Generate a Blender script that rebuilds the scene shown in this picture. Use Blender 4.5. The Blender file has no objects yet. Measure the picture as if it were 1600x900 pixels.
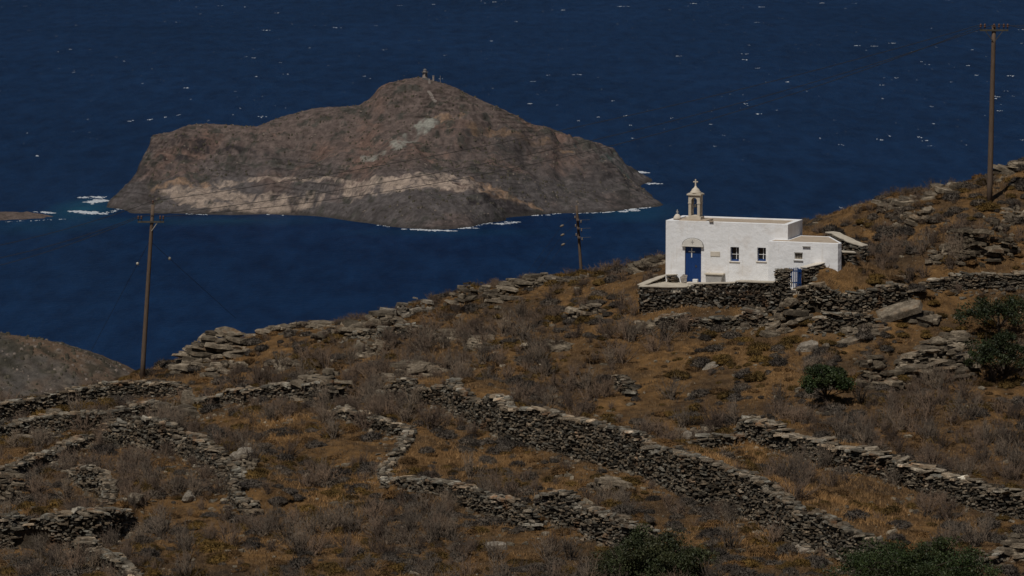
import bpy, bmesh, math, random
import numpy as np
from mathutils import Vector, Matrix, noise as mnoise

random.seed(7)
RNG = np.random.default_rng(7)
scn = bpy.context.scene
COL = scn.collection

# ------------------------------------------------------------------ camera
CAMZ = 350.0
FPX = 6000.0                                   # focal length in pixels of a 1600 px wide frame
PITCH = math.atan2(695.0, FPX)
cam_d = bpy.data.cameras.new("camera")
cam_d.sensor_width = 36.0
cam_d.lens = 36.0 * FPX / 1600.0
cam_d.clip_start = 1.0
cam_d.clip_end = 200000.0
cam = bpy.data.objects.new("camera", cam_d)
cam.location = (0, 0, CAMZ)
cam.rotation_euler = (math.pi / 2 - PITCH, 0, 0)
COL.objects.link(cam)
scn.camera = cam

# ------------------------------------------------------------------ light
SUN_EL = math.radians(58)
SUN_DIR = Vector((-0.45, -0.89, 0)).normalized()          # horizontal direction towards the sun
w = bpy.data.worlds.new("World")
scn.world = w
w.use_nodes = True
nt = w.node_tree
bg = nt.nodes["Background"]
sky = nt.nodes.new("ShaderNodeTexSky")
sky.sky_type = 'NISHITA'
sky.sun_disc = False
sky.sun_elevation = SUN_EL
sky.sun_rotation = math.atan2(SUN_DIR.x, SUN_DIR.y)
sky.altitude = 350
sky.air_density = 1.0
sky.dust_density = 0.6
nt.links.new(sky.outputs[0], bg.inputs[0])
bg.inputs[1].default_value = 0.05
sun_d = bpy.data.lights.new("sun", 'SUN')
sun_d.energy = 5.0
sun_d.angle = math.radians(0.5)
sun_d.color = (1.0, 0.955, 0.89)
sun = bpy.data.objects.new("sun", sun_d)
sv = Vector((SUN_DIR.x * math.cos(SUN_EL), SUN_DIR.y * math.cos(SUN_EL), math.sin(SUN_EL)))
sun.rotation_euler = (-sv).to_track_quat('-Z', 'Y').to_euler()
sun.location = (0, 0, 600)
COL.objects.link(sun)
scn.view_settings.view_transform = 'Standard'
scn.view_settings.look = 'None'
scn.view_settings.gamma = 1.0
scn.view_settings.exposure = -0.92
scn.render.engine = 'CYCLES'
scn.cycles.max_bounces = 5
scn.cycles.diffuse_bounces = 2
scn.cycles.glossy_bounces = 2
scn.cycles.transparent_max_bounces = 6

# ------------------------------------------------------------------ pixel <-> world
CP, SP = math.cos(PITCH), math.sin(PITCH)
def ray(px, py):
    a = (px - 800.0) / FPX
    b = -(py - 450.0) / FPX
    return np.array([a, CP + b * SP, -SP + b * CP])
def at(px, py, Y):
    r = ray(px, py)
    r = r * (Y / r[1])
    return np.array([r[0], r[1], CAMZ + r[2]])
def sea_at(px, py):
    r = ray(px, py)
    r = r * (CAMZ / -r[2])
    return np.array([r[0], r[1], 0.0])

# ------------------------------------------------------------------ numpy noise
def _h(ix, iy, s):
    n = (ix.astype(np.int64) * 374761393 + iy.astype(np.int64) * 668265263 + s * 2147483647)
    n = (n ^ (n >> 13)) * 1274126177
    n = n ^ (n >> 16)
    return (n & 0xffff) / 65535.0
def vnoise(x, y, s=0):
    x = np.asarray(x, float); y = np.asarray(y, float)
    ix = np.floor(x); iy = np.floor(y)
    fx = x - ix; fy = y - iy
    fx = fx * fx * (3 - 2 * fx); fy = fy * fy * (3 - 2 * fy)
    a = _h(ix, iy, s); b = _h(ix + 1, iy, s); c = _h(ix, iy + 1, s); d = _h(ix + 1, iy + 1, s)
    return (a * (1 - fx) + b * fx) * (1 - fy) + (c * (1 - fx) + d * fx) * fy
def fbm(x, y, octaves=4, s=0, gain=0.5):
    t = 0; a = 1; n = 0
    for i in range(octaves):
        t = t + a * (vnoise(x * 2 ** i + 17.3 * i, y * 2 ** i - 9.1 * i, s + i) - 0.5)
        n += a; a *= gain
    return 2 * t / n                              # about -1..1
def sstep(a, b, x):
    t = np.clip((x - a) / (b - a), 0, 1)
    return t * t * (3 - 2 * t)

# ------------------------------------------------------------------ mesh helpers
def mesh_from(name, verts, faces, mat=None, parent=None, smooth=False, col=None):
    """verts (n,3); faces: list of index lists or an (m,k) int array; col: (n,3) vertex tint"""
    me = bpy.data.meshes.new(name)
    verts = np.asarray(verts, dtype=np.float32)
    if isinstance(faces, np.ndarray):
        k = faces.shape[1]; m = faces.shape[0]
        me.vertices.add(len(verts)); me.vertices.foreach_set('co', verts.ravel())
        me.loops.add(m * k); me.loops.foreach_set('vertex_index', faces.astype(np.int32).ravel())
        me.polygons.add(m)
        me.polygons.foreach_set('loop_start', np.arange(0, m * k, k, dtype=np.int32))
        me.polygons.foreach_set('loop_total', np.full(m, k, dtype=np.int32))
    else:
        me.from_pydata(verts.tolist(), [], faces)
    if col is not None:
        at_ = me.color_attributes.new('tint', 'FLOAT_COLOR', 'POINT')
        c = np.ones((len(verts), 4), dtype=np.float32); c[:, :3] = col
        at_.data.foreach_set('color', c.ravel())
    me.update(calc_edges=True)
    me.validate()
    if smooth:
        me.polygons.foreach_set('use_smooth', np.ones(len(me.polygons), dtype=bool))
    o = bpy.data.objects.new(name, me)
    COL.objects.link(o)
    if mat: me.materials.append(mat)
    if parent: o.parent = parent
    return o

class MB:
    """collects plain shapes, builds one mesh"""
    def __init__(s): s.v = []; s.f = []; s.c = []
    def add(s, v, f, c=None):
        o = len(s.v)
        s.v += [tuple(map(float, p)) for p in v]; s.f += [[i + o for i in q] for q in f]
        s.c += [c if c is not None else (1, 1, 1)] * len(v)
    def box(s, x0, x1, y0, y1, z0, z1, c=None):
        v = [(x0,y0,z0),(x1,y0,z0),(x1,y1,z0),(x0,y1,z0),(x0,y0,z1),(x1,y0,z1),(x1,y1,z1),(x0,y1,z1)]
        s.add(v, [[0,3,2,1],[4,5,6,7],[0,1,5,4],[1,2,6,5],[2,3,7,6],[3,0,4,7]], c)
    def tube(s, pts, radii, n=8, c=None, cap=True):
        pts = [Vector(p) for p in pts]; vv = []; ff = []
        for i, p in enumerate(pts):
            d = (pts[min(i + 1, len(pts) - 1)] - pts[max(i - 1, 0)]).normalized()
            a = d.orthogonal().normalized() if abs(d.z) < .99 else Vector((1, 0, 0))
            if abs(d.z) < .99: a = d.cross(Vector((0, 0, 1))).normalized()
            b = d.cross(a).normalized()
            for k in range(n):
                t = 2 * math.pi * k / n
                vv.append(p + (a * math.cos(t) + b * math.sin(t)) * radii[i])
        for i in range(len(pts) - 1):
            for k in range(n):
                k2 = (k + 1) % n
                ff.append([i*n+k, i*n+k2, (i+1)*n+k2, (i+1)*n+k])
        if cap:
            ff.append(list(range(n))[::-1]); ff.append([(len(pts)-1)*n + k for k in range(n)])
        s.add(vv, ff, c)
    def lathe(s, cx, cy, prof, n=16, c=None):
        s.tube([(cx, cy, z) for r, z in prof], [max(r, .001) for r, z in prof], n, c)
    def prism(s, poly, z0, z1, c=None):
        n = len(poly)
        v = [(x, y, z0) for x, y in poly] + [(x, y, z1) for x, y in poly]
        f = [list(range(n))[::-1], list(range(n, 2 * n))] + [[i, (i+1) % n, n+(i+1) % n, n+i] for i in range(n)]
        s.add(v, f, c)
    def build(s, name, mat, parent=None, smooth=False, bevel=0, tint=False):
        o = mesh_from(name, s.v, s.f, mat, parent, smooth, np.array(s.c) if tint else None)
        bm = bmesh.new(); bm.from_mesh(o.data); bmesh.ops.recalc_face_normals(bm, faces=bm.faces); bm.to_mesh(o.data); bm.free()
        if bevel:
            b = o.modifiers.new('bevel', 'BEVEL'); b.width = bevel; b.segments = 3; b.limit_method = 'ANGLE'; b.angle_limit = math.radians(40)
        return o

def empty(name, loc=(0, 0, 0), rz=0):
    o = bpy.data.objects.new(name, None); COL.objects.link(o)
    o.empty_display_size = 0.2
    o.location = loc; o.rotation_euler = (0, 0, rz); return o
def tag(o, label=None, cat=None, group=None, kind=None):
    if label: o['label'] = label; o['kind'] = kind or 'thing'
    if cat: o['category'] = cat
    if group: o['group'] = group
    if kind: o['kind'] = kind
    return o

# ------------------------------------------------------------------ materials
def new_mat(name, rough=0.9, spec=0.2):
    m = bpy.data.materials.new(name); m.use_nodes = True
    b = m.node_tree.nodes['Principled BSDF']
    b.inputs['Roughness'].default_value = rough
    b.inputs['Specular IOR Level'].default_value = spec
    return m, m.node_tree, b
def N(nt, t, **kw):
    n = nt.nodes.new(t)
    for k, v in kw.items():
        if k in n.inputs: n.inputs[k].default_value = v
        else: setattr(n, k, v)
    return n
def ramp(nt, fac, stops):
    r = nt.nodes.new('ShaderNodeValToRGB')
    while len(r.color_ramp.elements) < len(stops): r.color_ramp.elements.new(0.5)
    for e, (p, c) in zip(r.color_ramp.elements, stops):
        e.position = p; e.color = (*c, 1) if len(c) == 3 else c
    nt.links.new(fac, r.inputs[0]); return r.outputs[0]
def noise_tex(nt, scale, detail=6, rough=0.6, vec=None, stretch=None):
    tc = nt.nodes.new('ShaderNodeTexCoord'); out = tc.outputs['Object']
    if stretch:
        mp = nt.nodes.new('ShaderNodeMapping'); mp.inputs['Scale'].default_value = stretch
        if len(stretch) and vec: mp.inputs['Rotation'].default_value = vec
        nt.links.new(out, mp.inputs[0]); out = mp.outputs[0]
    n = nt.nodes.new('ShaderNodeTexNoise')
    n.inputs['Scale'].default_value = scale; n.inputs['Detail'].default_value = detail; n.inputs['Roughness'].default_value = rough
    nt.links.new(out, n.inputs['Vector']); return n.outputs['Fac']
def mixc(nt, fac, a, b, mode='MIX'):
    m = nt.nodes.new('ShaderNodeMix'); m.data_type = 'RGBA'; m.blend_type = mode
    for sock, val in ((m.inputs[0], fac), (m.inputs[6], a), (m.inputs[7], b)):
        if isinstance(val, (int, float)): sock.default_value = val
        elif isinstance(val, tuple): sock.default_value = (*val, 1)
        else: nt.links.new(val, sock)
    return m.outputs[2]
def bump(nt, b, h, strength, dist):
    n = nt.nodes.new('ShaderNodeBump'); n.inputs['Strength'].default_value = strength; n.inputs['Distance'].default_value = dist
    nt.links.new(h, n.inputs['Height']); nt.links.new(n.outputs[0], b.inputs['Normal'])
def attr(nt, name='tint'):
    a = nt.nodes.new('ShaderNodeAttribute'); a.attribute_name = name; return a.outputs['Color']

def simple_mat(name, c1, c2, scale=8, rough=0.9, spec=0.2, bmp=0.3, bd=0.02, tint=False, detail=6, stretch=None, patchy=False):
    m, nt, b = new_mat(name, rough, spec)
    f = noise_tex(nt, scale, detail, stretch=stretch)
    c = ramp(nt, f, [(0.3, c1), (0.7, c2)])
    if tint: c = mixc(nt, 1.0, c, attr(nt), 'MULTIPLY')
    if patchy:                                   # darker and paler tone from place to place
        geo = nt.nodes.new('ShaderNodeNewGeometry'); pn = nt.nodes.new('ShaderNodeTexNoise')
        pn.inputs['Scale'].default_value = 0.75; pn.inputs['Detail'].default_value = 3
        nt.links.new(geo.outputs['Position'], pn.inputs['Vector'])
        c = mixc(nt, 1.0, c, ramp(nt, pn.outputs['Fac'], [(0.36, (0.45, 0.44, 0.45)), (0.5, (0.95, 0.95, 0.95)), (0.66, (1.5, 1.42, 1.32))]), 'MULTIPLY')
    nt.links.new(c, b.inputs['Base Color'])
    if bmp: bump(nt, b, f, bmp, bd)
    return m

# schist stone of walls and rocks, grey-brown with pale lichen and rusty stains
def stone_mat(name, dark, mid, pale, rust, lichen=0.58):
    m, nt, b = new_mat(name, 0.93, 0.15)
    f = noise_tex(nt, 2.2, 8, 0.65)
    c = ramp(nt, f, [(0.28, dark), (0.5, mid), (0.72, pale)])
    r = noise_tex(nt, 0.9, 5, 0.6)
    rf = ramp(nt, r, [(0.58, (0, 0, 0)), (0.68, (1, 1, 1))])
    c = mixc(nt, rf, c, mixc(nt, 0.55, c, rust))
    l = noise_tex(nt, 7.0, 4, 0.7)
    lf = ramp(nt, l, [(lichen, (0, 0, 0)), (lichen + .08, (1, 1, 1))])
    c = mixc(nt, lf, c, mixc(nt, 0.55, c, pale))
    c = mixc(nt, 1.0, c, attr(nt), 'MULTIPLY')
    nt.links.new(c, b.inputs['Base Color'])
    bump(nt, b, noise_tex(nt, 6, 9, 0.75, stretch=(1, 1, 4)), 1.0, 0.12)
    return m
M_STONE = stone_mat('schist', (0.04, 0.032, 0.023), (0.14, 0.114, 0.082), (0.33, 0.28, 0.21), (0.16, 0.07, 0.025))
M_CHURCHSTONE = stone_mat('dark_schist', (0.03, 0.025, 0.02), (0.1, 0.08, 0.058), (0.25, 0.23, 0.19), (0.14, 0.06, 0.02), 0.6)
M_ROCK = stone_mat('rock', (0.055, 0.045, 0.033), (0.165, 0.135, 0.1), (0.34, 0.29, 0.22), (0.2, 0.11, 0.05), 0.55)
M_PALEROCK = stone_mat('pale_rock', (0.12, 0.105, 0.085), (0.26, 0.225, 0.18), (0.4, 0.36, 0.3), (0.25, 0.14, 0.07), 0.5)

def ground_mat():
    m, nt, b = new_mat('dry_hill_ground', 0.97, 0.1)
    f = noise_tex(nt, 0.16, 8, 0.62)
    c = ramp(nt, f, [(0.3, (0.06, 0.046, 0.034)), (0.45, (0.14, 0.086, 0.042)), (0.56, (0.24, 0.138, 0.056)), (0.72, (0.085, 0.062, 0.042))])
    g = noise_tex(nt, 1.6, 8, 0.7)
    gm = ramp(nt, g, [(0.35, (0.5, 0.47, 0.46)), (0.7, (1.35, 1.3, 1.2))])
    c = mixc(nt, 1.0, c, gm, 'MULTIPLY')
    p = noise_tex(nt, 11, 3, 0.6)
    pf = ramp(nt, p, [(0.66, (0, 0, 0)), (0.7, (1, 1, 1))])
    c = mixc(nt, pf, c, (0.3, 0.26, 0.2))
    nt.links.new(c, b.inputs['Base Color'])
    bump(nt, b, noise_tex(nt, 4, 10, 0.75), 1.0, 0.25)
    return m
M_GROUND = ground_mat()
M_STRAW = simple_mat('dry_grass', (0.9, 0.9, 0.9), (1.1, 1.1, 1.1), 3, tint=True, bmp=0)
M_TWIG = simple_mat('grey_twigs', (0.062, 0.048, 0.036), (0.155, 0.12, 0.088), 5, bmp=0, patchy=True)
M_TWIG2 = simple_mat('brown_twigs', (0.075, 0.052, 0.038), (0.14, 0.1, 0.07), 5, bmp=0, patchy=True)
M_CUSH_GREY = simple_mat('grey_cushion', (0.036, 0.03, 0.024), (0.12, 0.099, 0.078), 9, bmp=1, bd=.06, patchy=True)
M_CUSH_OLIVE = simple_mat('olive_cushion', (0.055, 0.035, 0.010), (0.145, 0.088, 0.024), 9, bmp=1, bd=.06, patchy=True)
M_CUSH_RUST = simple_mat('rusty_cushion', (0.075, 0.042, 0.016), (0.15, 0.085, 0.034), 9, bmp=1, bd=.06, patchy=True)
M_LEAF = simple_mat('green_leaves', (0.014, 0.026, 0.007), (0.042, 0.06, 0.018), 2.5, rough=.6, spec=.3, bmp=0, tint=True)
M_LEAF2 = simple_mat('grey_green_leaves', (0.017, 0.024, 0.009), (0.052, 0.06, 0.024), 2.5, rough=.6, spec=.3, bmp=0, tint=True)
M_LEAF3 = simple_mat('dark_leaves', (0.009, 0.016, 0.005), (0.030, 0.042, 0.013), 2.5, rough=.6, spec=.3, bmp=0, tint=True)  # darker copy of the leaf colour, shade of the right-edge trees put in
M_BARK = simple_mat('bark', (0.035, 0.027, 0.02), (0.09, 0.07, 0.052), 8, bmp=.6)
M_WOOD = simple_mat('weathered_pole_wood', (0.085, 0.06, 0.042), (0.16, 0.115, 0.085), 5, bmp=.5, stretch=(6, 6, .5))
M_ARM = simple_mat('dark_steel', (0.05, 0.045, 0.035), (0.1, 0.09, 0.07), 6, rough=.6, bmp=.2)
M_INSUL = simple_mat('brown_ceramic', (0.07, 0.035, 0.022), (0.12, 0.06, 0.04), 6, rough=.35, spec=.5, bmp=0)
M_INSULW = simple_mat('pale_ceramic', (0.4, 0.36, 0.28), (0.5, 0.46, 0.38), 6, rough=.35, spec=.5, bmp=0)
M_INSULD = simple_mat('dull_ceramic', (0.16, 0.13, 0.1), (0.24, 0.2, 0.15), 6, rough=.5, bmp=0)
M_WIRE = simple_mat('aged_wire', (0.02, 0.02, 0.02), (0.035, 0.033, 0.03), 3, rough=.6, bmp=0)
M_BLUE = simple_mat('blue_paint', (0.004, 0.032, 0.135), (0.008, 0.048, 0.185), 5, rough=.5, spec=.4, bmp=.25, stretch=(8, 8, 1))
M_BLUE_OLD = simple_mat('faded_blue_paint', (0.012, 0.04, 0.13), (0.02, 0.06, 0.18), 4, rough=.6, spec=.3, bmp=.25)
M_GLASS = simple_mat('dark_glass', (0.01, 0.012, 0.015), (0.02, 0.022, 0.025), 2, rough=.12, spec=.6, bmp=0)
M_WHITEP = simple_mat('white_paint', (0.7, 0.69, 0.66), (0.8, 0.79, 0.77), 5, bmp=.1)
M_MARBLE = simple_mat('cream_marble', (0.5, 0.43, 0.33), (0.66, 0.59, 0.48), 3, rough=.7, bmp=.3)
M_PLASTER2 = simple_mat('cream_plaster', (0.56, 0.5, 0.41), (0.68, 0.62, 0.53), 4, bmp=.3)
M_HOOD = simple_mat('cream_hood', (0.62, 0.585, 0.52), (0.72, 0.69, 0.63), 4, bmp=.3)
M_ROOF = simple_mat('tan_roof_screed', (0.36, 0.285, 0.21), (0.48, 0.395, 0.3), 2.5, bmp=.4)
M_CAP = simple_mat('lime_washed_cap', (0.38, 0.33, 0.26), (0.56, 0.5, 0.4), 2.2, bmp=.5)
M_GREYSTONE = simple_mat('grey_marble', (0.3, 0.285, 0.265), (0.4, 0.385, 0.36), 4, bmp=.3)

def plaster_mat():
    m, nt, b = new_mat('whitewash', 0.95, 0.1)
    f = noise_tex(nt, 0.9, 6, 0.6)
    c = ramp(nt, f, [(0.3, (0.79, 0.785, 0.775)), (0.6, (0.86, 0.855, 0.85)), (0.8, (0.81, 0.79, 0.75))])
    # rain streaks and dirty foot of the wall
    s = noise_tex(nt, 1.0, 5, 0.6, stretch=(5, 5, 0.35))
    sf = ramp(nt, s, [(0.58, (0, 0, 0)), (0.74, (1, 1, 1))])
    c = mixc(nt, sf, c, mixc(nt, 0.4, c, (0.6, 0.54, 0.46)))
    p = noise_tex(nt, 0.7, 4, 0.55)
    c = mixc(nt, ramp(nt, p, [(0.54, (0, 0, 0)), (0.62, (1, 1, 1))]), c, mixc(nt, 0.35, c, (0.66, 0.6, 0.54)))
    nt.links.new(c, b.inputs['Base Color'])
    bump(nt, b, noise_tex(nt, 2.2, 7, 0.55), 0.55, 0.09)
    return m
M_PLASTER = plaster_mat()

# ------------------------------------------------------------------ thin plate spline
class TPS:
    def __init__(s, P, z, L):
        s.P = np.asarray(P, float) / L; s.L = L; n = len(z)
        d2 = ((s.P[:, None] - s.P[None]) ** 2).sum(-1)
        K = np.where(d2 > 0, d2 * np.log(np.maximum(d2, 1e-12)), 0) + np.eye(n) * 2e-4
        A = np.zeros((n + 3, n + 3)); A[:n, :n] = K
        A[:n, n] = 1; A[:n, n + 1:] = s.P; A[n, :n] = 1; A[n + 1:, :n] = s.P.T
        s.w = np.linalg.solve(A, np.concatenate([z, [0, 0, 0]]))
    def __call__(s, x, y):
        x = np.asarray(x, float) / s.L; y = np.asarray(y, float) / s.L
        r = s.w[-3] + s.w[-2] * x + s.w[-1] * y
        for (a, b), wt in zip(s.P, s.w[:-3]):
            d2 = (x - a) ** 2 + (y - b) ** 2
            r = r + wt * d2 * np.log(np.maximum(d2, 1e-12))
        return r

# ------------------------------------------------------------------ the near hill
ridge = [(-120,655,228),(0,634,226),(100,614,226),(222,592,224),(290,568,225),(330,540,227),(420,520,229),(520,513,231),(600,495,231),
         (700,466,231),(800,443,230),(900,432,228),(1000,412,226),(1100,385,227),(1180,366,227),(1260,350,227),(1330,328,228),(1400,308,229),
         (1480,293,231),(1540,278,232),(1600,255,233),(1720,215,235)]
body = [(-120,900,168),(0,900,166),(400,900,165),(800,900,165),(1200,900,164),(1600,900,165),(1720,900,166),
        (0,760,188),(400,750,186),(800,750,183),(1200,760,180),(1600,760,181),
        (0,680,208),(250,660,208),(450,640,204),(650,640,200),(850,640,199),(1100,650,196),(1300,650,194),(1600,640,196),
        (450,560,220),(650,550,216),(850,540,211),(1050,560,207),(1200,560,205),(1400,560,205),(1600,540,207),
        (900,480,218),(1000,493,213.6),(1100,492,212.8),(1220,490,211.2),(1330,490,210.6),(1420,470,212),(1600,460,214),
        (1000,450,218),(1320,409,213.2),(1290,428,211.9),(1290,490,209.8),(1350,487,210.2),(1240,490,210.4),(1400,410,217),(1500,380,218),(1546,316,223),(1600,330,222),(1400,360,222),(1330,400,219.5)]
P = []; Z = []
for px, py, D in ridge + body:
    p = at(px, py, D); P.append(p[:2]); Z.append(p[2])
for px, py, D in ridge[::2]:
    p = at(px, py, D)
    for dy, dz in ((14, -5), (45, -24), (110, -66)):
        P.append((p[0], D + dy)); Z.append(p[2] + dz)
for x in (-60, 0, 60):
    P.append((x, 120)); Z.append(315.5); P.append((x, 60)); Z.append(313)
for x, y, z in ((-90, 200, 311), (-95, 160, 312), (95, 200, 334), (90, 160, 326)):
    P.append((x, y)); Z.append(z)
tps_hill = TPS(P, np.array(Z), 60.0)

CH_A = math.radians(20)                       # the chapel's turn
CH_O = at(1040, 440, 216.5)                   # its front left foot
Z0 = CH_O[2]
UX, UY = math.cos(CH_A), -math.sin(CH_A)
VX, VY = math.sin(CH_A), math.cos(CH_A)
def ch(u, v, z=0):                            # chapel coordinates to world
    return np.array([CH_O[0] + u * UX + v * VX, CH_O[1] + u * UY + v * VY, Z0 + z])

def h_far(x, y):
    b = 318 + 0.12 * np.clip(x, -200, 200) - 0.52 * np.maximum(0, y - 250) + 25 * fbm(x / 160, y / 160, 4, 50) * sstep(60, 260, np.abs(x) + np.abs(y - 200))
    b = b + 0.2 * np.maximum(0, -y - 60)
    return np.maximum(b, -30)

WALLS = []      # dicts with world polyline (x,y), height, backfill side
def seg_dist(x, y, pts):
    """distance, signed side (left of direction > 0), parameter along the polyline"""
    best = np.full(np.shape(x), 1e9); side = np.zeros(np.shape(x)); par = np.zeros(np.shape(x)); L = 0
    for (ax, ay), (bx, by) in zip(pts[:-1], pts[1:]):
        dx, dy = bx - ax, by - ay; l = math.hypot(dx, dy)
        t = np.clip(((x - ax) * dx + (y - ay) * dy) / (l * l), 0, 1)
        ex = x - ax - t * dx; ey = y - ay - t * dy
        d = np.hypot(ex, ey)
        cr = dx * (y - ay) - dy * (x - ax)
        m = d < best - 1e-9
        best = np.where(m, d, best); side = np.where(m, np.sign(cr), side); par = np.where(m, L + t * l, par)
        L += l
    return best, side, par, L

def in_poly(x, y, poly):
    c = np.zeros(np.shape(x), bool)
    j = len(poly) - 1
    for i in range(len(poly)):
        xi, yi = poly[i]; xj, yj = poly[j]
        c ^= ((yi > y) != (yj > y)) & (x < (xj - xi) * (y - yi) / (yj - yi + 1e-12) + xi)
        j = i
    return c

def h_base(x, y):
    x = np.asarray(x, float); y = np.asarray(y, float)
    wgt = sstep(-115, -75, x) * (1 - sstep(75, 115, x)) * sstep(40, 110, y) * (1 - sstep(290, 340, y))
    t = tps_hill(np.clip(x, -120, 120), np.clip(y, 30, 350))
    return t * wgt + h_far(x, y) * (1 - wgt)

court_poly = None
def h_ground(x, y):
    x = np.asarray(x, float); y = np.asarray(y, float)
    z = h_base(x, y)
    near = sstep(-60, -50, x) * (1 - sstep(50, 60, x))
    z = z + near * (0.30 * fbm(x / 5.5, y / 5.5, 4, 3) + 0.10 * fbm(x / 0.9, y / 0.9, 3, 9))
    for wl in WALLS:
        if not wl['fill']: continue
        d, s, par, L = seg_dist(x, y, wl['pts'])
        f = wl['fill']
        up = (s * wl['side'] > 0)
        taper = sstep(0, 1.5, par) * (1 - sstep(L - 1.5, L, par)) if wl.get('taper', True) else 1
        z = z + np.where(up, f * wl['h'] * (1 - sstep(0.8, wl.get('reach', 5.0), d)) * taper * sstep(0, .25, d), 0)
    if court_poly is not None:
        d, s, par, L = seg_dist(x, y, court_poly + [court_poly[0]])
        ins = in_poly(x, y, court_poly)
        wt = np.where(ins, 1.0, 1 - sstep(0.0, 1.0, d))
        z = np.where(ins, np.minimum(Z0 - 0.10, np.maximum(z, Z0 - .6)), z)
        # hill must not bury the chapel
    return z

def hit(px, py, off=0.0, fn=None):
    """where the sight line through a pixel meets the ground raised by off"""
    fn = fn or h_ground
    r = ray(px, py)
    ys = np.arange(150.0, 240.0, 0.1)
    X = r[0] / r[1] * ys; Zr = CAMZ + r[2] / r[1] * ys
    g = (gz(X, ys) if fn is h_ground and 'GZ' in globals() else fn(X, ys)) + off
    k = np.where(Zr <= g)[0]
    i = k[0] if len(k) else int(np.argmin(Zr - g))
    return np.array([X[i], ys[i], g[i] - off])

# ------------------------------------------------------------------ dry stone walls: layout first, they shape the ground
def lay_wall(key, tops, h, thick=0.65, fill=0.8, reach=5.0, side=1, **kw):
    """tops: where the wall's top runs in the photograph; found on the ground h below"""
    pts = []
    for t in tops:
        hh = t[2] if len(t) > 2 else h
        p = hit(t[0], t[1], hh, h_base); pts.append((p[0], p[1], hh))
    WALLS.append(dict(key=key, pts=[(p[0], p[1]) for p in pts], hs=[p[2] for p in pts], h=h, thick=thick, fill=fill, reach=reach, side=side, **kw))

lay_wall('main', [(700,590,1.3),(722,606,1.5),(760,615,1.7),(785,622,1.9),(795,637,1.9),(851,642,2.0),(938,660,2.0),(1029,688,2.0),(1076,712,1.9),(1159,734,1.9),(1212,764,1.8),(1250,792,1.7),(1290,803,1.6),(1335,826,1.5),(1389,858,1.2),(1420,885,1.0)], 1.8, .7, .82, 6)
lay_wall('mainup', [(589,604,.8),(625,592,1.0),(668,590,1.2),(712,590,1.3)], 1.1, .7, .8, 4)
lay_wall('winding', [(521,634,.5),(549,641,.6),(598,656,.6),(642,669,.5),(632,690,.5),(615,711,.5),(602,730,.5),(608,750,.6),(640,743,.7),(670,749,.8),(742,760,.9),(790,778,.9),(836,796,.8)], .65, .6, .6, 2.5)
lay_wall('short', [(843,756,1.4),(870,764,1.4),(904,776,1.3),(942,802,1.1),(984,820,.8),(1030,826,.5)], 1.2, .7, .8, 4)
lay_wall('upper', [(1160,652,.8),(1190,660,1.0),(1240,671,1.1),(1300,694,1.15),(1360,708,1.2),(1420,722,1.2),(1480,742,1.2),(1540,760,1.2),(1600,770,1.2),(1660,782,1.2)], 1.15, 1.0, .8, 5)
lay_wall('link', [(1062,690,.35),(1100,683,.5),(1140,674,.6),(1178,664,.7)], .55, .5, .4, 2)
lay_wall('crest', [(-60,646,.8),(0,634,.8),(60,620,.9),(110,611,.9),(160,600,.9),(225,597,.8),(292,597,.6)], .85, .7, .2, 3)
lay_wall('second', [(-60,672,.8),(0,660,.8),(70,650,.8),(130,646,.9),(200,634,.9),(262,624,.8)], .85, .7, .6, 4)
lay_wall('third', [(300,622,.5),(360,610,.6),(420,602,.9),(470,596,1.0),(530,600,.9)], .85, .9, .6, 4)
lay_wall('diag', [(168,655,1.3),(205,650,1.6),(245,655,1.6),(285,668,1.3),(320,690,1.2),(355,712,1.2),(375,738,1.0),(372,765,.7),(396,790,.5)], 1.25, .75, .7, 4)
lay_wall('field', [(112,722,.9),(135,728,1.1),(160,735,1.1),(172,752,.9),(170,785,.6)], .95, .6, .5, 3)
lay_wall('leftrubble', [(-40,748,.6),(0,736,.7),(40,716,.7),(85,702,.6),(140,676,.5)], .6, .7, .5, 3)
lay_wall('shelter', [(-60,806,1.4),(0,804,1.4),(60,803,1.4),(135,802,1.3),(160,798,1.2),(188,800,.7)], 1.3, 1.6, .7, 3.5, taper=False)
lay_wall('lowleft', [(120,838,.5),(150,848,.6),(180,868,.6),(215,896,.5)], .55, .6, .4, 3)
lay_wall('stub', [(966,578,.7),(975,588,.7),(988,602,.5)], .6, .5, .4, 2)
lay_wall('rightterrace', [(1440,440,.4),(1475,429,.6),(1530,426,.7),(1600,426,.7),(1680,426,.7)], .7, .8, .7, 5)
lay_wall('underchapel', [(1008,500,.4),(1060,492,.6),(1130,488,.7),(1205,486,.6)], .6, .7, .5, 3)
lay_wall('gateterrace', [(1236,452,1.1),(1290,448,1.3),(1350,447,1.3),(1425,449,1.0)], 1.25, .9, .35, 3, taper=False)
lay_wall('slabwall', [(1262,500,.5),(1310,490,.8),(1360,485,.7)], .6, .8, .3, 2)
lay_wall('corner', [(1492,890,.4),(1530,868,.6),(1570,848,.7),(1620,832,.8)], .7, .6, .5, 3)
lay_wall('midscatter', [(540,520,.3),(610,512,.4),(660,507,.4)], .4, .7, .2, 2)

court_poly = [tuple(at(998,447,214.5)[:2]), tuple(at(1075,448,213.9)[:2]), tuple(at(1150,441,212.9)[:2]), tuple(at(1214,440,211.6)[:2]),
              tuple(at(1253,449,211.3)[:2]), tuple(ch(8.0, -1.0)[:2]), tuple(ch(8.6, 2.6)[:2]), tuple(ch(7.4, 3.3)[:2]), tuple(ch(-0.1, 3.3)[:2]), tuple(ch(-0.2, 0)[:2])]

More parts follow.
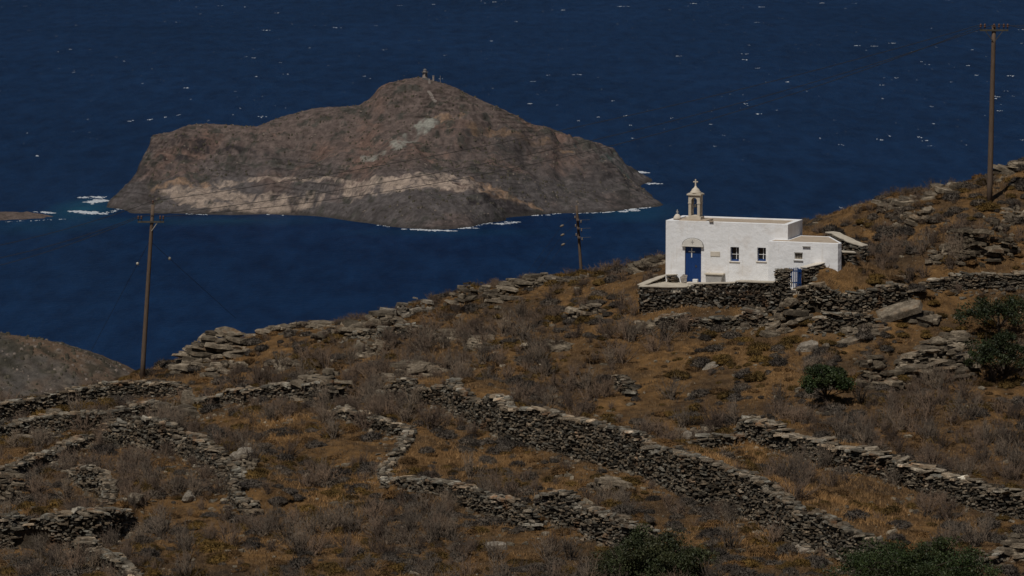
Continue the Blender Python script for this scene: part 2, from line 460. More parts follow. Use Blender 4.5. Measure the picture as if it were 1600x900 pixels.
# ------------------------------------------------------------------ ground sheet
def axis(lo, hi, a, b, step):
    dense = np.arange(a, b, step)
    def out(start, end):
        v = []; p = start; s = step * 1.25 if end > start else -step * 1.25
        while (p < end) if end > start else (p > end):
            p += s; v.append(p); s *= 1.28
        return v
    return np.array(sorted(out(a, lo)) + list(dense) + out(b, hi))
def grid_mesh(name, xs, ys, fn, mat, smooth=True, colfn=None):
    X, Y = np.meshgrid(xs, ys)
    Zz = fn(X, Y)
    V = np.stack([X, Y, Zz], -1).reshape(-1, 3)
    nx, ny = len(xs), len(ys)
    i = np.arange(nx * ny).reshape(ny, nx)
    F = np.stack([i[:-1, :-1], i[:-1, 1:], i[1:, 1:], i[1:, :-1]], -1).reshape(-1, 4)
    return mesh_from(name, V, F, mat, smooth=smooth, col=colfn(X, Y, Zz) if colfn else None)
hill = grid_mesh('terrain', axis(-3500, 3500, -36, 36, 0.2), axis(-3500, 1500, 152, 240, 0.2), h_ground, M_GROUND)
tag(hill, kind='structure')

GX = np.arange(-44, 44, .2); GY = np.arange(150, 246, .2)
_gx, _gy = np.meshgrid(GX, GY)
GZ = h_ground(_gx, _gy)
def gz(x, y):
    """ground height by lookup"""
    fx = np.clip((np.asarray(x, float) - GX[0]) / .2, 0, len(GX) - 1.001); fy = np.clip((np.asarray(y, float) - GY[0]) / .2, 0, len(GY) - 1.001)
    i = fx.astype(int); j = fy.astype(int); u = fx - i; v = fy - j
    q = (GZ[j, i] * (1 - u) + GZ[j, i + 1] * u) * (1 - v) + (GZ[j + 1, i] * (1 - u) + GZ[j + 1, i + 1] * u) * v
    return float(q) if np.ndim(q) == 0 else q
GW = np.full(GZ.shape, 99.0)
for wl in WALLS:
    _d, _s, _p, _L = seg_dist(_gx, _gy, wl['pts'])
    GW = np.minimum(GW, _d - wl['thick'] * .5)
def wall_gap(x, y):
    i = int(round((x - GX[0]) / .2)); j = int(round((y - GY[0]) / .2))
    return GW[min(max(j, 0), len(GY) - 1), min(max(i, 0), len(GX) - 1)]

# ------------------------------------------------------------------ sea
def sea_mat():
    m, nt, b = new_mat('sea_water', 0.45, 0.04)
    b.inputs['IOR'].default_value = 1.33
    f = noise_tex(nt, 0.0022, 5, 0.55, stretch=(1, 0.45, 1))
    c = ramp(nt, f, [(0.3, (0.0030, 0.0160, 0.051)), (0.7, (0.0052, 0.0225, 0.068))])
    g = noise_tex(nt, 0.035, 8, 0.78, stretch=(1, 0.22, 1))
    c = mixc(nt, 1.0, c, ramp(nt, g, [(0.36, (0.6, 0.64, 0.7)), (0.64, (1.42, 1.36, 1.3))]), 'MULTIPLY')
    # shallow turquoise water round the reef
    tc = nt.nodes.new('ShaderNodeTexCoord')
    for (px, py, rx, ry, amt) in ((130, 326, 40, 130, .4), (60, 352, 80, 110, .12), (985, 330, 60, 130, .22), (330, 345, 150, 60, .15), (700, 363, 120, 50, .1)):
        p = sea_at(px, py)
        mp = nt.nodes.new('ShaderNodeMapping'); mp.vector_type = 'TEXTURE'
        mp.inputs['Location'].default_value = (p[0], p[1], 0); mp.inputs['Scale'].default_value = (rx, ry, 1000)
        nt.links.new(tc.outputs['Object'], mp.inputs[0])
        gr = nt.nodes.new('ShaderNodeTexGradient'); gr.gradient_type = 'SPHERICAL'
        nt.links.new(mp.outputs[0], gr.inputs[0])
        n2 = noise_tex(nt, 0.02, 5, 0.7)
        mu = nt.nodes.new('ShaderNodeMath'); mu.operation = 'MULTIPLY'
        nt.links.new(gr.outputs['Fac'], mu.inputs[0]); nt.links.new(n2, mu.inputs[1])
        mu2 = nt.nodes.new('ShaderNodeMath'); mu2.operation = 'MULTIPLY'; mu2.use_clamp = True
        nt.links.new(mu.outputs[0], mu2.inputs[0]); mu2.inputs[1].default_value = amt * 2.4
        c = mixc(nt, mu2.outputs[0], c, (0.015, 0.10, 0.15))
    nt.links.new(c, b.inputs['Base Color'])
    h = noise_tex(nt, 0.16, 8, 0.68, stretch=(1, 0.55, 1))
    bump(nt, b, h, 0.8, 2.2)
    return m
sx = axis(-70000, 70000, -2500, 2500, 250.0); sy = axis(-20000, 70000, 300, 9000, 250.0)
sea = grid_mesh('water', sx, sy, lambda x, y: x * 0.0, sea_mat())
tag(sea, kind='structure')

# ------------------------------------------------------------------ the island
shore = [(172,316),(182,326),(205,333),(290,334),(370,336),(430,335),(480,337),(520,341),(560,347),(610,354),(660,358),(705,358),(740,354),
         (765,348),(790,341),(830,337),(860,334),(900,333),(950,331),(990,326),(1016,315)]
shore_back = [(1012,300),(1004,288),(990,273)]
isl = []
for px, py in shore + shore_back:
    p = sea_at(px, py); isl.append((p[0], p[1], 0.0))
front_xy = [(p[0], p[1]) for p in isl]
def skyp(px, py, D): p = at(px, py, D); return (p[0], p[1], p[2])
surf_pts = [(230,214,3785),(226,236,3768),(245,211,3790),(290,205,3800),(340,194,3810),(400,198,3820),(440,183,3830),(520,168,3840),(572,158,3835),(590,137,3825),
     (625,127,3822),(662,121,3820),(700,131,3820),(730,148,3822),(760,164,3828),(800,182,3830),(840,200,3830),(890,222,3800),(950,256,3770),(995,290,3735),
     (868,206,3960),(910,222,3975),(955,236,3990),(972,256,4010),
     (232,250,3745),(215,272,3722),(195,290,3708),(300,262,3740),(300,292,3690),(400,290,3680),(400,250,3740),(500,230,3750),(500,282,3650),(600,200,3755),(600,268,3625),
     (650,312,3540),(560,312,3590),(700,180,3755),(660,150,3795),(700,240,3690),(690,292,3580),(750,300,3590),(800,240,3735),(810,290,3650),(770,322,3565),(900,282,3715),
     (900,310,3672),(850,315,3645),(960,300,3715),(450,320,3632),(250,318,3668),(580,336,3555),(700,335,3520)]
isl += [skyp(*s) for s in surf_pts]
back = []
for px, py, D in surf_pts[:18]:
    p = skyp(px, py, D)
    extra = 190 if 560 < px < 860 else 120
    if px < 880: isl.append((p[0], p[1] + 70, p[2] * 0.55)); back.append((p[0], p[1] + extra + 40))
for p in back: isl.append((p[0], p[1], 0.0)); isl.append((p[0], p[1] + 60, -25.0))
for px, py in shore[3:-2]:
    p = sea_at(px, py); isl.append((p[0], p[1] - 45, -22.0))
for dx, dy, px, py in ((-22,0,172,316),(-25,20,172,312),(-22,-25,182,326),(-25,60,185,300),(45,0,1016,315),(40,-40,990,326),(45,10,1004,288),(45,20,990,273),(-40,60,172,316)):
    p = sea_at(px, py); isl.append((p[0] + dx, p[1] + dy, -20.0))
isl = np.array(isl)
tps_isl = TPS(isl[:, :2], isl[:, 2], 300.0)
def h_island_raw(x, y):
    z = tps_isl(x, y)
    z = z - 1.2 * sstep(4, 20, z)
    gw = x + 18 * fbm(x / 90, y / 90, 3, 201)
    gully = sstep(0, 1, np.maximum(0, 1 - np.abs(fbm(gw / 60, y / 150, 3, 203)) * 3.2))
    crest = 1 - sstep(3765, 3800, y)
    z = z - 5.0 * gully * sstep(3, 25, z) * (1 - sstep(80, 105, z)) * crest
    cx = (x + 120) / 330; cy = (y - 3780) / 360
    z = z - 60 * sstep(1.15, 1.6, np.hypot(cx, cy))
    up = sstep(-3, 14, z) * (1 - .75 * np.exp(-((y - 3825) / 32.0) ** 2) * (z > 25))
    n = fbm(x / 60, y / 60, 5, 21, .55)
    rid = 1 - np.abs(fbm(x / 27 + y / 90, y / 60, 5, 31, .6)) * 2
    z = z + up * (4.5 * n + 2.2 * rid - 1.0) + sstep(-2, 3, z) * (1.6 * fbm(x / 8, y / 9, 4, 77, .7) + 1.2 * up * (1 - 2 * np.abs(fbm(x / 17 + 5, y / 30, 3, 177))))
    # tilted rock beds step the slope
    bed = (z + 0.07 * x + 5 * fbm(x / 70, y / 70, 3, 40)) / 7.0
    fr = bed - np.floor(bed)
    z = z + up * 6.5 * (sstep(0.0, 0.8, fr) - fr) * (0.25 + 0.75 * sstep(-.2, .35, fbm(x / 55, y / 75, 3, 60)))
    z = z + 9 * (np.abs(fbm(x / 13, y / 40, 3, 207)) - .2) * sstep(36, 50, x) * sstep(3880, 3920, y) * sstep(4, 14, z)
    # sea cliff at the west end
    xn = x + 3.5 * fbm(y / 20, z / 9, 4, 71)
    return np.minimum(z, np.interp(xn, [-410, -396, -390, -378, -366, -361, -357, -352], [-14, -4, 6, 15, 28, 42, 60, 200]))
# the crest heights read off the photograph's skyline, applied column by column
SKY = [(226,215),(231,211),(270,206),(290,196),(315,193),(356,195),(402,198),(427,187),(452,179),(477,173),(496,168),(546,166),(562,164),(580,153),(594,134),(610,129),(627,125),(654,120),(679,126),(713,137),(735,149),(779,168),(810,182),(832,195),(841,196),(860,199),(872,206),(897,213),(916,218),(938,224),(963,234),(972,252)]
_cx = np.arange(-352.0, 118.0, 3.0); _cy = np.arange(3700.0, 4060.0, 4.0)
_gx2, _gy2 = np.meshgrid(_cx, _cy); _gz2 = h_island_raw(_gx2, _gy2)
_yc = _gy2 * CP - (_gz2 - CAMZ) * SP; _px2 = 800 + FPX * _gx2 / _yc; _py2 = 450 - FPX * (_gy2 * SP + (_gz2 - CAMZ) * CP) / _yc
_ci = np.argmin(_py2, axis=0); _cc = np.arange(len(_cx))
_tz = np.interp(_px2[_ci, _cc], [p[0] for p in SKY], [p[1] for p in SKY])
_dz = (_tz - _py2[_ci, _cc]) / FPX * _gy2[_ci, _cc]
_sc = np.clip(1 - _dz / np.maximum(_gz2[_ci, _cc], 8), .72, 1.2); _sc = np.convolve(np.pad(_sc, 1, mode='edge'), [.25, .5, .25], mode='valid')
def h_island(x, y):
    z = h_island_raw(x, y); k = np.interp(x, _cx, _sc)
    k = 1 + (k - 1) * sstep(3560, 3760, y)
    return np.where(z > 0, z * k, z)
def poly_mask(x, y, pix, soft=6.0, fn=None):
    """soft mask of a patch of other colour, outlined on the slope"""
    pts = [fn(px, py) for px, py in pix]
    ins = in_poly(x, y, pts)
    d, *_ = seg_dist(x, y, pts + [pts[0]])
    sd = np.where(ins, d, -d) + soft * 2.0 * fbm(x / 15, y / 15, 5, 88, .75)
    return sstep(-soft * .35, soft * .35, sd)
_isl_cache = {}
def isl_hit(px, py):
    k = (px, py)
    if k not in _isl_cache:
        r = ray(px, py); ys = np.arange(3420.0, 4100.0, 1.0)
        X = r[0] / r[1] * ys; Zr = CAMZ + r[2] / r[1] * ys
        g = np.maximum(h_island(X, ys), 0)
        kk = np.where(Zr <= g)[0]; i = kk[0] if len(kk) else int(np.argmin(Zr - g))
        _isl_cache[k] = (X[i], ys[i])
    return _isl_cache[k]
def island_col(X, Y, Z):
    n1 = fbm(X / 45, Y / 45, 5, 11, .6); n2 = fbm(X / 7, Y / 7, 4, 12, .6)
    slope_n = fbm(X / 110 + Y / 200, Y / 50, 4, 15)
    A = np.array
    brown = A([0.118, 0.090, 0.079]); red = A([0.145, 0.095, 0.076]); grey = A([0.098, 0.086, 0.083]); shrub = A([0.055, 0.054, 0.046])
    hi = sstep(20, 55, Z + 10 * n1)
    c = grey + (brown - grey) * hi[..., None]
    t = sstep(0.0, .45, n1 + .25 * n2); c = c + (red - c) * (t * (.35 + .65 * hi))[..., None]
    t = sstep(.1, .35, fbm(X / 12, Y / 12, 5, 19, .7)); c = c + (shrub - c) * (t * .85)[..., None]
    bd = (Z + 0.07 * X + 5 * fbm(X / 70, Y / 70, 3, 40)) / 3.5; t = sstep(.62, .8, bd - np.floor(bd)) * sstep(0, .3, fbm(X / 40, Y / 60, 3, 61)); c = c * (1 - .5 * t)[..., None]
    c = c * (1 + .4 * n2 + .22 * fbm(X / 3, Y / 3, 2, 99))[..., None]
    pale = A([0.35, 0.275, 0.22]); paleg = A([0.255, 0.25, 0.215]); ochre = A([0.3, 0.195, 0.125])
    def put(c, pix, colr, amt=1, soft=6):
        m = poly_mask(X, Y, pix, soft, isl_hit) * amt * np.clip(.62 + 2.1 * fbm(X / 9, Y / 14, 5, 123, .75), 0.0, 1)
        cc = colr * (1 + .3 * n2)[..., None]
        return c + (cc - c) * m[..., None]
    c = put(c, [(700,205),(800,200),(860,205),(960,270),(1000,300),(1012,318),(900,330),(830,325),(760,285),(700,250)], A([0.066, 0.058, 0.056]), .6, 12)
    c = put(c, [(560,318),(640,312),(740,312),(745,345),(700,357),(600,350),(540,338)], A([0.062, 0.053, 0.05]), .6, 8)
    c = put(c, [(255,300),(300,292),(360,296),(410,302),(470,303),(505,300),(500,320),(450,333),(380,333),(320,328),(270,318)], pale * .88, .95, 5)
    c = put(c, [(330,285),(400,277),(450,276),(560,282),(556,286),(450,282),(400,283),(340,292)], pale * .95, 1, 3)
    c = put(c, [(515,305),(545,287),(590,278),(640,271),(690,269),(735,280),(765,295),(735,303),(690,296),(640,298),(590,303),(540,312)], pale, 1.0, 5)
    c = put(c, [(735,276),(790,300),(830,318),(860,330),(845,332),(800,316),(750,300)], ochre * .9, .9, 4)
    c = put(c, [(610,226),(635,208),(665,187),(688,184),(680,198),(655,215),(625,232)], paleg, .95, 5)
    c = put(c, [(560,240),(600,238),(590,250),(565,252)], paleg, .7, 4)
    c = put(c, [(680,183),(725,180),(718,190),(690,190)], ochre, .8, 3)
    c = put(c, [(230,292),(320,285),(330,290),(240,300)], ochre, .8, 3)
    c = put(c, [(720,190),(790,205),(850,218),(900,240),(880,240),(820,222),(740,208)], ochre * .72, .7, 5)
    c = put(c, [(850,203),(960,236),(975,262),(984,272),(940,256),(900,228)], A([0.058, 0.07, 0.064]), 1, 5)
    c = put(c, [(238,216),(300,214),(360,225),(390,232),(350,238),(280,236),(240,236)], A([0.032, 0.028, 0.03]), .95, 4)  # dark cliff band, with the overhang's shadow painted into its colour
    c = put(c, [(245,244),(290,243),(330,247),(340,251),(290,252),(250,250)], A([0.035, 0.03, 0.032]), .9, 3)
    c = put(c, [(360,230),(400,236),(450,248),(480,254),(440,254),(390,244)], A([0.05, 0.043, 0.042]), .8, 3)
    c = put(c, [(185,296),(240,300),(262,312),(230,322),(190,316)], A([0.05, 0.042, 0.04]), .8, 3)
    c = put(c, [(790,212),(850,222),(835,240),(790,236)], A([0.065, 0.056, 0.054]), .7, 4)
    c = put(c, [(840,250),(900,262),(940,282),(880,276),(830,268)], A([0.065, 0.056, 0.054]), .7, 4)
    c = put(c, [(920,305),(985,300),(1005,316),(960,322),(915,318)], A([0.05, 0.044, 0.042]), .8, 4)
    c = put(c, [(730,300),(770,302),(830,325),(850,336),(790,342),(735,322)], A([0.034, 0.029, 0.03]), .95, 5)  # shade on the slope right of the ridge, painted as dark colour
    wet = 1 - sstep(0.5, 4.0, Z + 1.5 * n2)
    c = c + (A([0.05, 0.044, 0.04]) - c) * (wet * .85)[..., None]
    return np.clip(c, 0.015, 1).reshape(-1, 3)
def island_mat(name, sc):
    m, nt, b = new_mat(name, 0.95, 0.1)
    c = attr(nt)
    f = noise_tex(nt, sc, 9, 0.8)
    c = mixc(nt, 1.0, c, ramp(nt, f, [(0.34, (0.55, 0.54, 0.54)), (0.5, (1, 1, 1)), (0.66, (1.42, 1.4, 1.37))]), 'MULTIPLY')
    g = noise_tex(nt, sc * .55, 6, 0.75, stretch=(1, 1, 1))
    c = mixc(nt, ramp(nt, g, [(0.58, (0, 0, 0)), (0.64, (.55, .55, .55))]), c, (0.055, 0.048, 0.036))
    nt.links.new(c, b.inputs['Base Color'])
    bump(nt, b, noise_tex(nt, sc * 1.2, 10, 0.82, stretch=(1, 1, 2)), 0.9, 1.2 / sc * .25)
    return m
M_ISL = island_mat('island_rock', 0.2)
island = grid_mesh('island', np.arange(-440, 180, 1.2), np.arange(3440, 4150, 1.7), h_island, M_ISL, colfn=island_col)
tag(island, kind='structure')

# low reef west of the island
rp = sea_at(20, 341)
def h_reef(x, y):
    d = np.hypot((x - rp[0] + 40) / 95, (y - rp[1] - 12) / 38)
    return 8 * (1 - d) + 3.0 * fbm(x / 16, y / 16, 4, 7) - 1.0
reef = grid_mesh('reef', np.arange(rp[0] - 160, rp[0] + 75, 2.0), np.arange(rp[1] - 50, rp[1] + 70, 2.0), h_reef, M_ISL,
                 colfn=lambda X, Y, Z: (np.array([0.12, 0.092, 0.078]) * (1 + .35 * fbm(X / 8, Y / 8, 4, 5))[..., None]).reshape(-1, 3))
tag(reef, kind='structure')

# ------------------------------------------------------------------ headland at lower left
def h_head(x, y):
    xs = [-700, -300, -160, -93.3, -86.3, -79.3, -71, -60, -30, 50, 220, 400]
    zs = [330, 300, 275, 260.3, 259.0, 256.9, 253.4, 247, 224, 150, -10, -30]
    z = np.interp(x, xs, zs)
    z = z - np.where(y < 700, .30 * (700 - y), .22 * (y - 700))
    d = np.abs(y - 700)
    z = z + (2.6 * fbm(x / 26, y / 34, 4, 41) + 1.2 * fbm(x / 7, y / 7, 5, 43, .6)) * sstep(0, 30, d + 6)
    return z + .6 * fbm(x / 3, y / 3, 3, 44)
def head_col(X, Y, Z):
    A = np.array
    n = fbm(X / 12, Y / 16, 5, 46, .65)
    c = A([0.135, 0.092, 0.062]) + (A([0.10, 0.088, 0.076]) - A([0.135, 0.092, 0.062])) * sstep(-.2, .3, n)[..., None]
    t = sstep(.1, .3, fbm(X / 3.5, Y / 3.5, 4, 47, .6)); c = c + (A([.05, .046, .034]) - c) * (t * .8)[..., None]
    t = sstep(.3, .45, fbm(X / 1.6, Y / 1.6, 3, 48, .6)); c = c + (A([.2, .165, .13]) - c) * (t * .5)[..., None]
    return c.reshape(-1, 3)
head = grid_mesh('headland', axis(-700, 400, -110, -30, 0.7), axis(420, 1400, 560, 720, 0.8), h_head, island_mat('headland_ground', 0.5), colfn=head_col)
tag(head, kind='structure')

# low scrub and loose rocks far off
def mounds(name, items, mat):
    V = []; C = []; F = []; b = 0; n = 6
    for (x, y, z, wd, h, col) in items:
        rr = RNG.uniform(.6, 1.2, n); an = np.arange(n) * 2 * np.pi / n + RNG.uniform(0, 1)
        V.append(np.stack([x + wd * .5 * rr * np.cos(an), y + wd * .5 * rr * np.sin(an), np.full(n, z - h * .4)], 1))
        rr = rr * RNG.uniform(.5, .85, n)
        V.append(np.stack([x + wd * .5 * rr * np.cos(an), y + wd * .5 * rr * np.sin(an), z + h * RNG.uniform(.5, .9, n)], 1))
        V.append(np.array([[x + RNG.uniform(-.2, .2) * wd, y, z + h]])); C.append(np.tile(col, (2 * n + 1, 1)))
        for k in range(n):
            k2 = (k + 1) % n; F += [(b+k, b+k2, b+n+k2), (b+k, b+n+k2, b+n+k), (b+n+k, b+n+k2, b+2*n)]
        b += 2 * n + 1
    return mesh_from(name, np.concatenate(V), np.array(F), mat, col=np.concatenate(C))
M_FAR = simple_mat('far_scrub_and_rock', (0.8, 0.8, 0.8), (1.2, 1.2, 1.2), 1.5, tint=True, bmp=0)
def far_cover(n, x0, x1, y0, y1, fn, dens, wmin, wmax, seed):
    r = np.random.default_rng(seed); X = r.uniform(x0, x1, n); Y = r.uniform(y0, y1, n); Zs = fn(X, Y); dn = fbm(X / dens, Y / dens, 4, seed); out = []
    for x, y, z, d in zip(X, Y, Zs, dn):
        if z < 5: continue
        if fn is h_island and any(in_poly(np.array([x]), np.array([y]), pp_)[0] for pp_ in PALE): continue
        if r.random() < .72:
            if d < r.uniform(-.5, .5): continue
            wd = wmin + (wmax - wmin) * r.random() ** 2; k = r.uniform(.7, 1.3); out.append((x, y, z, wd, wd * r.uniform(.35, .6), np.array([.062, .054, .038]) * k))
        else:
            wd = wmin * .6 + (wmax - wmin) * .8 * r.random() ** 3; k = r.uniform(.6, 1.3); out.append((x, y, z, wd * 1.2, wd * r.uniform(.3, .6), np.array([.15, .122, .1]) * k))
    return out
PALE = [[isl_hit(a_, b_) for a_, b_ in q_] for q_ in ([(250,300),(300,288),(360,276),(560,280),(640,268),(740,278),(800,300),(740,306),(590,306),(500,335),(300,334)], [(605,230),(665,184),(692,184),(660,218),(620,236)])]
o = mounds('island_scrub', far_cover(5200, -350, 150, 3480, 3830, h_island, 60, 1.2, 3.6, 301), M_FAR); tag(o, kind='stuff')
o = mounds('headland_scrub', far_cover(9000, -112, -45, 590, 712, lambda x, y: h_head(x, y), 14, .3, 1.1, 302), M_FAR); tag(o, kind='stuff')

# ------------------------------------------------------------------ foam: surf and whitecaps
M_FOAM = simple_mat('sea_foam', (0.36, 0.39, 0.42), (0.58, 0.6, 0.62), 0.5, rough=.8, bmp=.5, bd=.2)
def flecks(name, items, mat):
    """items: (x, y, width, depth, height) low mounds of foam"""
    V = []; F = []; base = 0; n = 7
    for (x, y, wx, wy, hz) in items:
        rr = RNG.uniform(.55, 1.15, n); an = np.arange(n) * 2 * np.pi / n
        ring = np.stack([x + wx * .5 * rr * np.cos(an), y + wy * .5 * rr * np.sin(an), np.full(n, 0.02)], 1)
        mid = np.stack([x + wx * .25 * rr * np.cos(an), y + wy * .22 * rr * np.sin(an), hz * RNG.uniform(.4, .85, n)], 1)
        top = np.array([[x + RNG.uniform(-.12, .12) * wx, y, hz]])
        V += [ring, mid, top]
        for k in range(n):
            k2 = (k + 1) % n
            F.append((base + k, base + k2, base + n + k2)); F.append((base + k, base + n + k2, base + n + k))
            F.append((base + n + k, base + n + k2, base + 2 * n))
        base += 2 * n + 1
    return mesh_from(name, np.concatenate(V), np.array(F), mat, smooth=True)
items = []
for _ in range(640):
    py = RNG.uniform(-30, 330) if RNG.random() < .25 else RNG.uniform(-30, 230)
    px = RNG.uniform(-200, 1800)
    if 340 < px < 900 and py > 185: continue
    if py > 250 and RNG.random() < .7: continue
    p = sea_at(px, py); s = p[1] / 6000
    big = RNG.random() ** 4
    wd = (1.4 + 6.5 * big) * s; hz = .06 + .2 * RNG.random() + .5 * big
    k = 2 + int(3.5 * big + RNG.random())
    for j in range(k):
        items.append((p[0] + RNG.normal(0, .4 * wd), p[1] + RNG.normal(0, 5), wd * RNG.uniform(.3, 1) / (1 + .12 * k), 2.5 + 5 * big, hz * RNG.uniform(.5, 1)))
wc = flecks('whitecaps', items, M_FOAM); tag(wc, kind='stuff')
items = []
def surf_line(a, b, n, spread_px, size, hz=.5):
    for _ in range(int(n * 2.4)):
        t = RNG.random(); e = math.sin(math.pi * min(max(t, .02), .98)) ** .6
        px = a[0] + (b[0] - a[0]) * t; py = a[1] + (b[1] - a[1]) * t + RNG.normal(0, spread_px * .8) * e
        if vnoise(np.array([px / 5.0]), np.array([py / 1.3]), 3)[0] < .36: continue
        p = sea_at(px, py)
        s_ = size * RNG.uniform(.12, .7)
        items.append((p[0] + RNG.normal(0, 2), p[1], s_ * 1.6, s_ * 2.4, hz * RNG.uniform(.2, 1)))
surf_line((978,268),(1010,270),70,.9,4.5); surf_line((985,270),(1000,269),40,1.0,4)
surf_line((985,287),(1004,288),16,.5,2.5); surf_line((1006,286),(1026,287),36,1.0,4)
surf_line((1014,318),(1030,317),14,.5,3); surf_line((972,331),(1016,322),110,1.4,3.6)
surf_line((628,358),(712,361),120,.7,3.2); surf_line((712,355),(745,357),24,.5,2.4)
surf_line((776,350),(806,347),46,1.0,3.2); surf_line((826,337),(862,336),26,.5,2.4)
surf_line((128,309),(170,308),60,1.2,3.6); surf_line((138,316),(168,313),90,1.6,5)
surf_line((58,331),(85,333),30,.7,3.5); surf_line((112,330),(165,334),130,1.3,4.5); surf_line((165,334),(195,324),30,.9,3)
pass
surf_line((0,347),(110,342),18,.5,2.2)
_xs = np.arange(-415, 150, 1.3); _ys = np.arange(3440, 3760, .8); _A, _B = np.meshgrid(_xs, _ys); _H = h_island(_A, _B)
for i_, X_ in enumerate(_xs):
    k_ = np.where(_H[:, i_] > 0.1)[0]
    if not len(k_): continue
    y0_ = _ys[k_[0]]; g_ = float(vnoise(np.array([X_ / 30.0]), np.array([3.3]), 91)[0]) + .25 * float(vnoise(np.array([X_ / 7.0]), np.array([1.3]), 92)[0])
    for _ in range(int(max(0, (g_ - .72)) * 9)):
        s_ = RNG.uniform(.5, 2.4); items.append((X_ + RNG.normal(0, 1), y0_ - RNG.uniform(0, 7), s_ * 1.5, s_ * 2.5, RNG.uniform(.1, .45)))
sf = flecks('surf', items, M_FOAM); tag(sf, kind='stuff')

# ------------------------------------------------------------------ slabs of schist
def slab(c, L, W, T, rz, tilt=(0, 0), n=6, jag=.22, taper=.12, rng=RNG):
    """one irregular flat stone: returns verts, faces"""
    an = (np.arange(n) + rng.uniform(-.28, .28, n)) * 2 * np.pi / n
    r = 1 + rng.uniform(-jag, jag, n)
    # superellipse so that stones read as blocks, not discs
    cx, sx_ = np.cos(an), np.sin(an)
    k = (np.abs(cx) ** 3 + np.abs(sx_) ** 3) ** (-1 / 3)
    x = cx * k * r * L / 2; y = sx_ * k * r * W / 2
    zt = T / 2 * (1 + rng.uniform(-.35, .25, n)); zb = -T / 2 * (1 + rng.uniform(-.35, .25, n))
    m = 1 - taper * rng.uniform(0, 1.6, n)
    top = np.stack([x * m, y * m, zt], 1); bot = np.stack([x, y, zb], 1)
    v = np.concatenate([bot, top])
    tx, ty = tilt
    v = v @ np.array(Matrix.Rotation(tx, 3, 'X')).T @ np.array(Matrix.Rotation(ty, 3, 'Y')).T @ np.array(Matrix.Rotation(rz, 3, 'Z')).T
    v = v + np.asarray(c)
    f = [tuple(range(n))[::-1], tuple(range(n, 2 * n))] + [(i, (i + 1) % n, n + (i + 1) % n, n + i) for i in range(n)]
    return v, f
class Stones:
    def __init__(s): s.v = []; s.f = []; s.c = []; s.n = 0
    def add(s, vf, tint):
        v, f = vf
        s.v.append(v); s.f += [tuple(i + s.n for i in q) for q in f]; s.n += len(v)
        s.c.append(np.tile(np.asarray(tint, float), (len(v), 1)))
    def build(s, name, mat, parent=None):
        return mesh_from(name, np.concatenate(s.v), s.f, mat, parent, False, np.concatenate(s.c))
def tint(lo=.22, hi=1.5, warm=.10):
    b = random.uniform(lo, hi); k = random.uniform(-warm, warm)
    if random.random() < .07: b *= 1.7
    return (b * (1 + k), b, b * (1 - k))

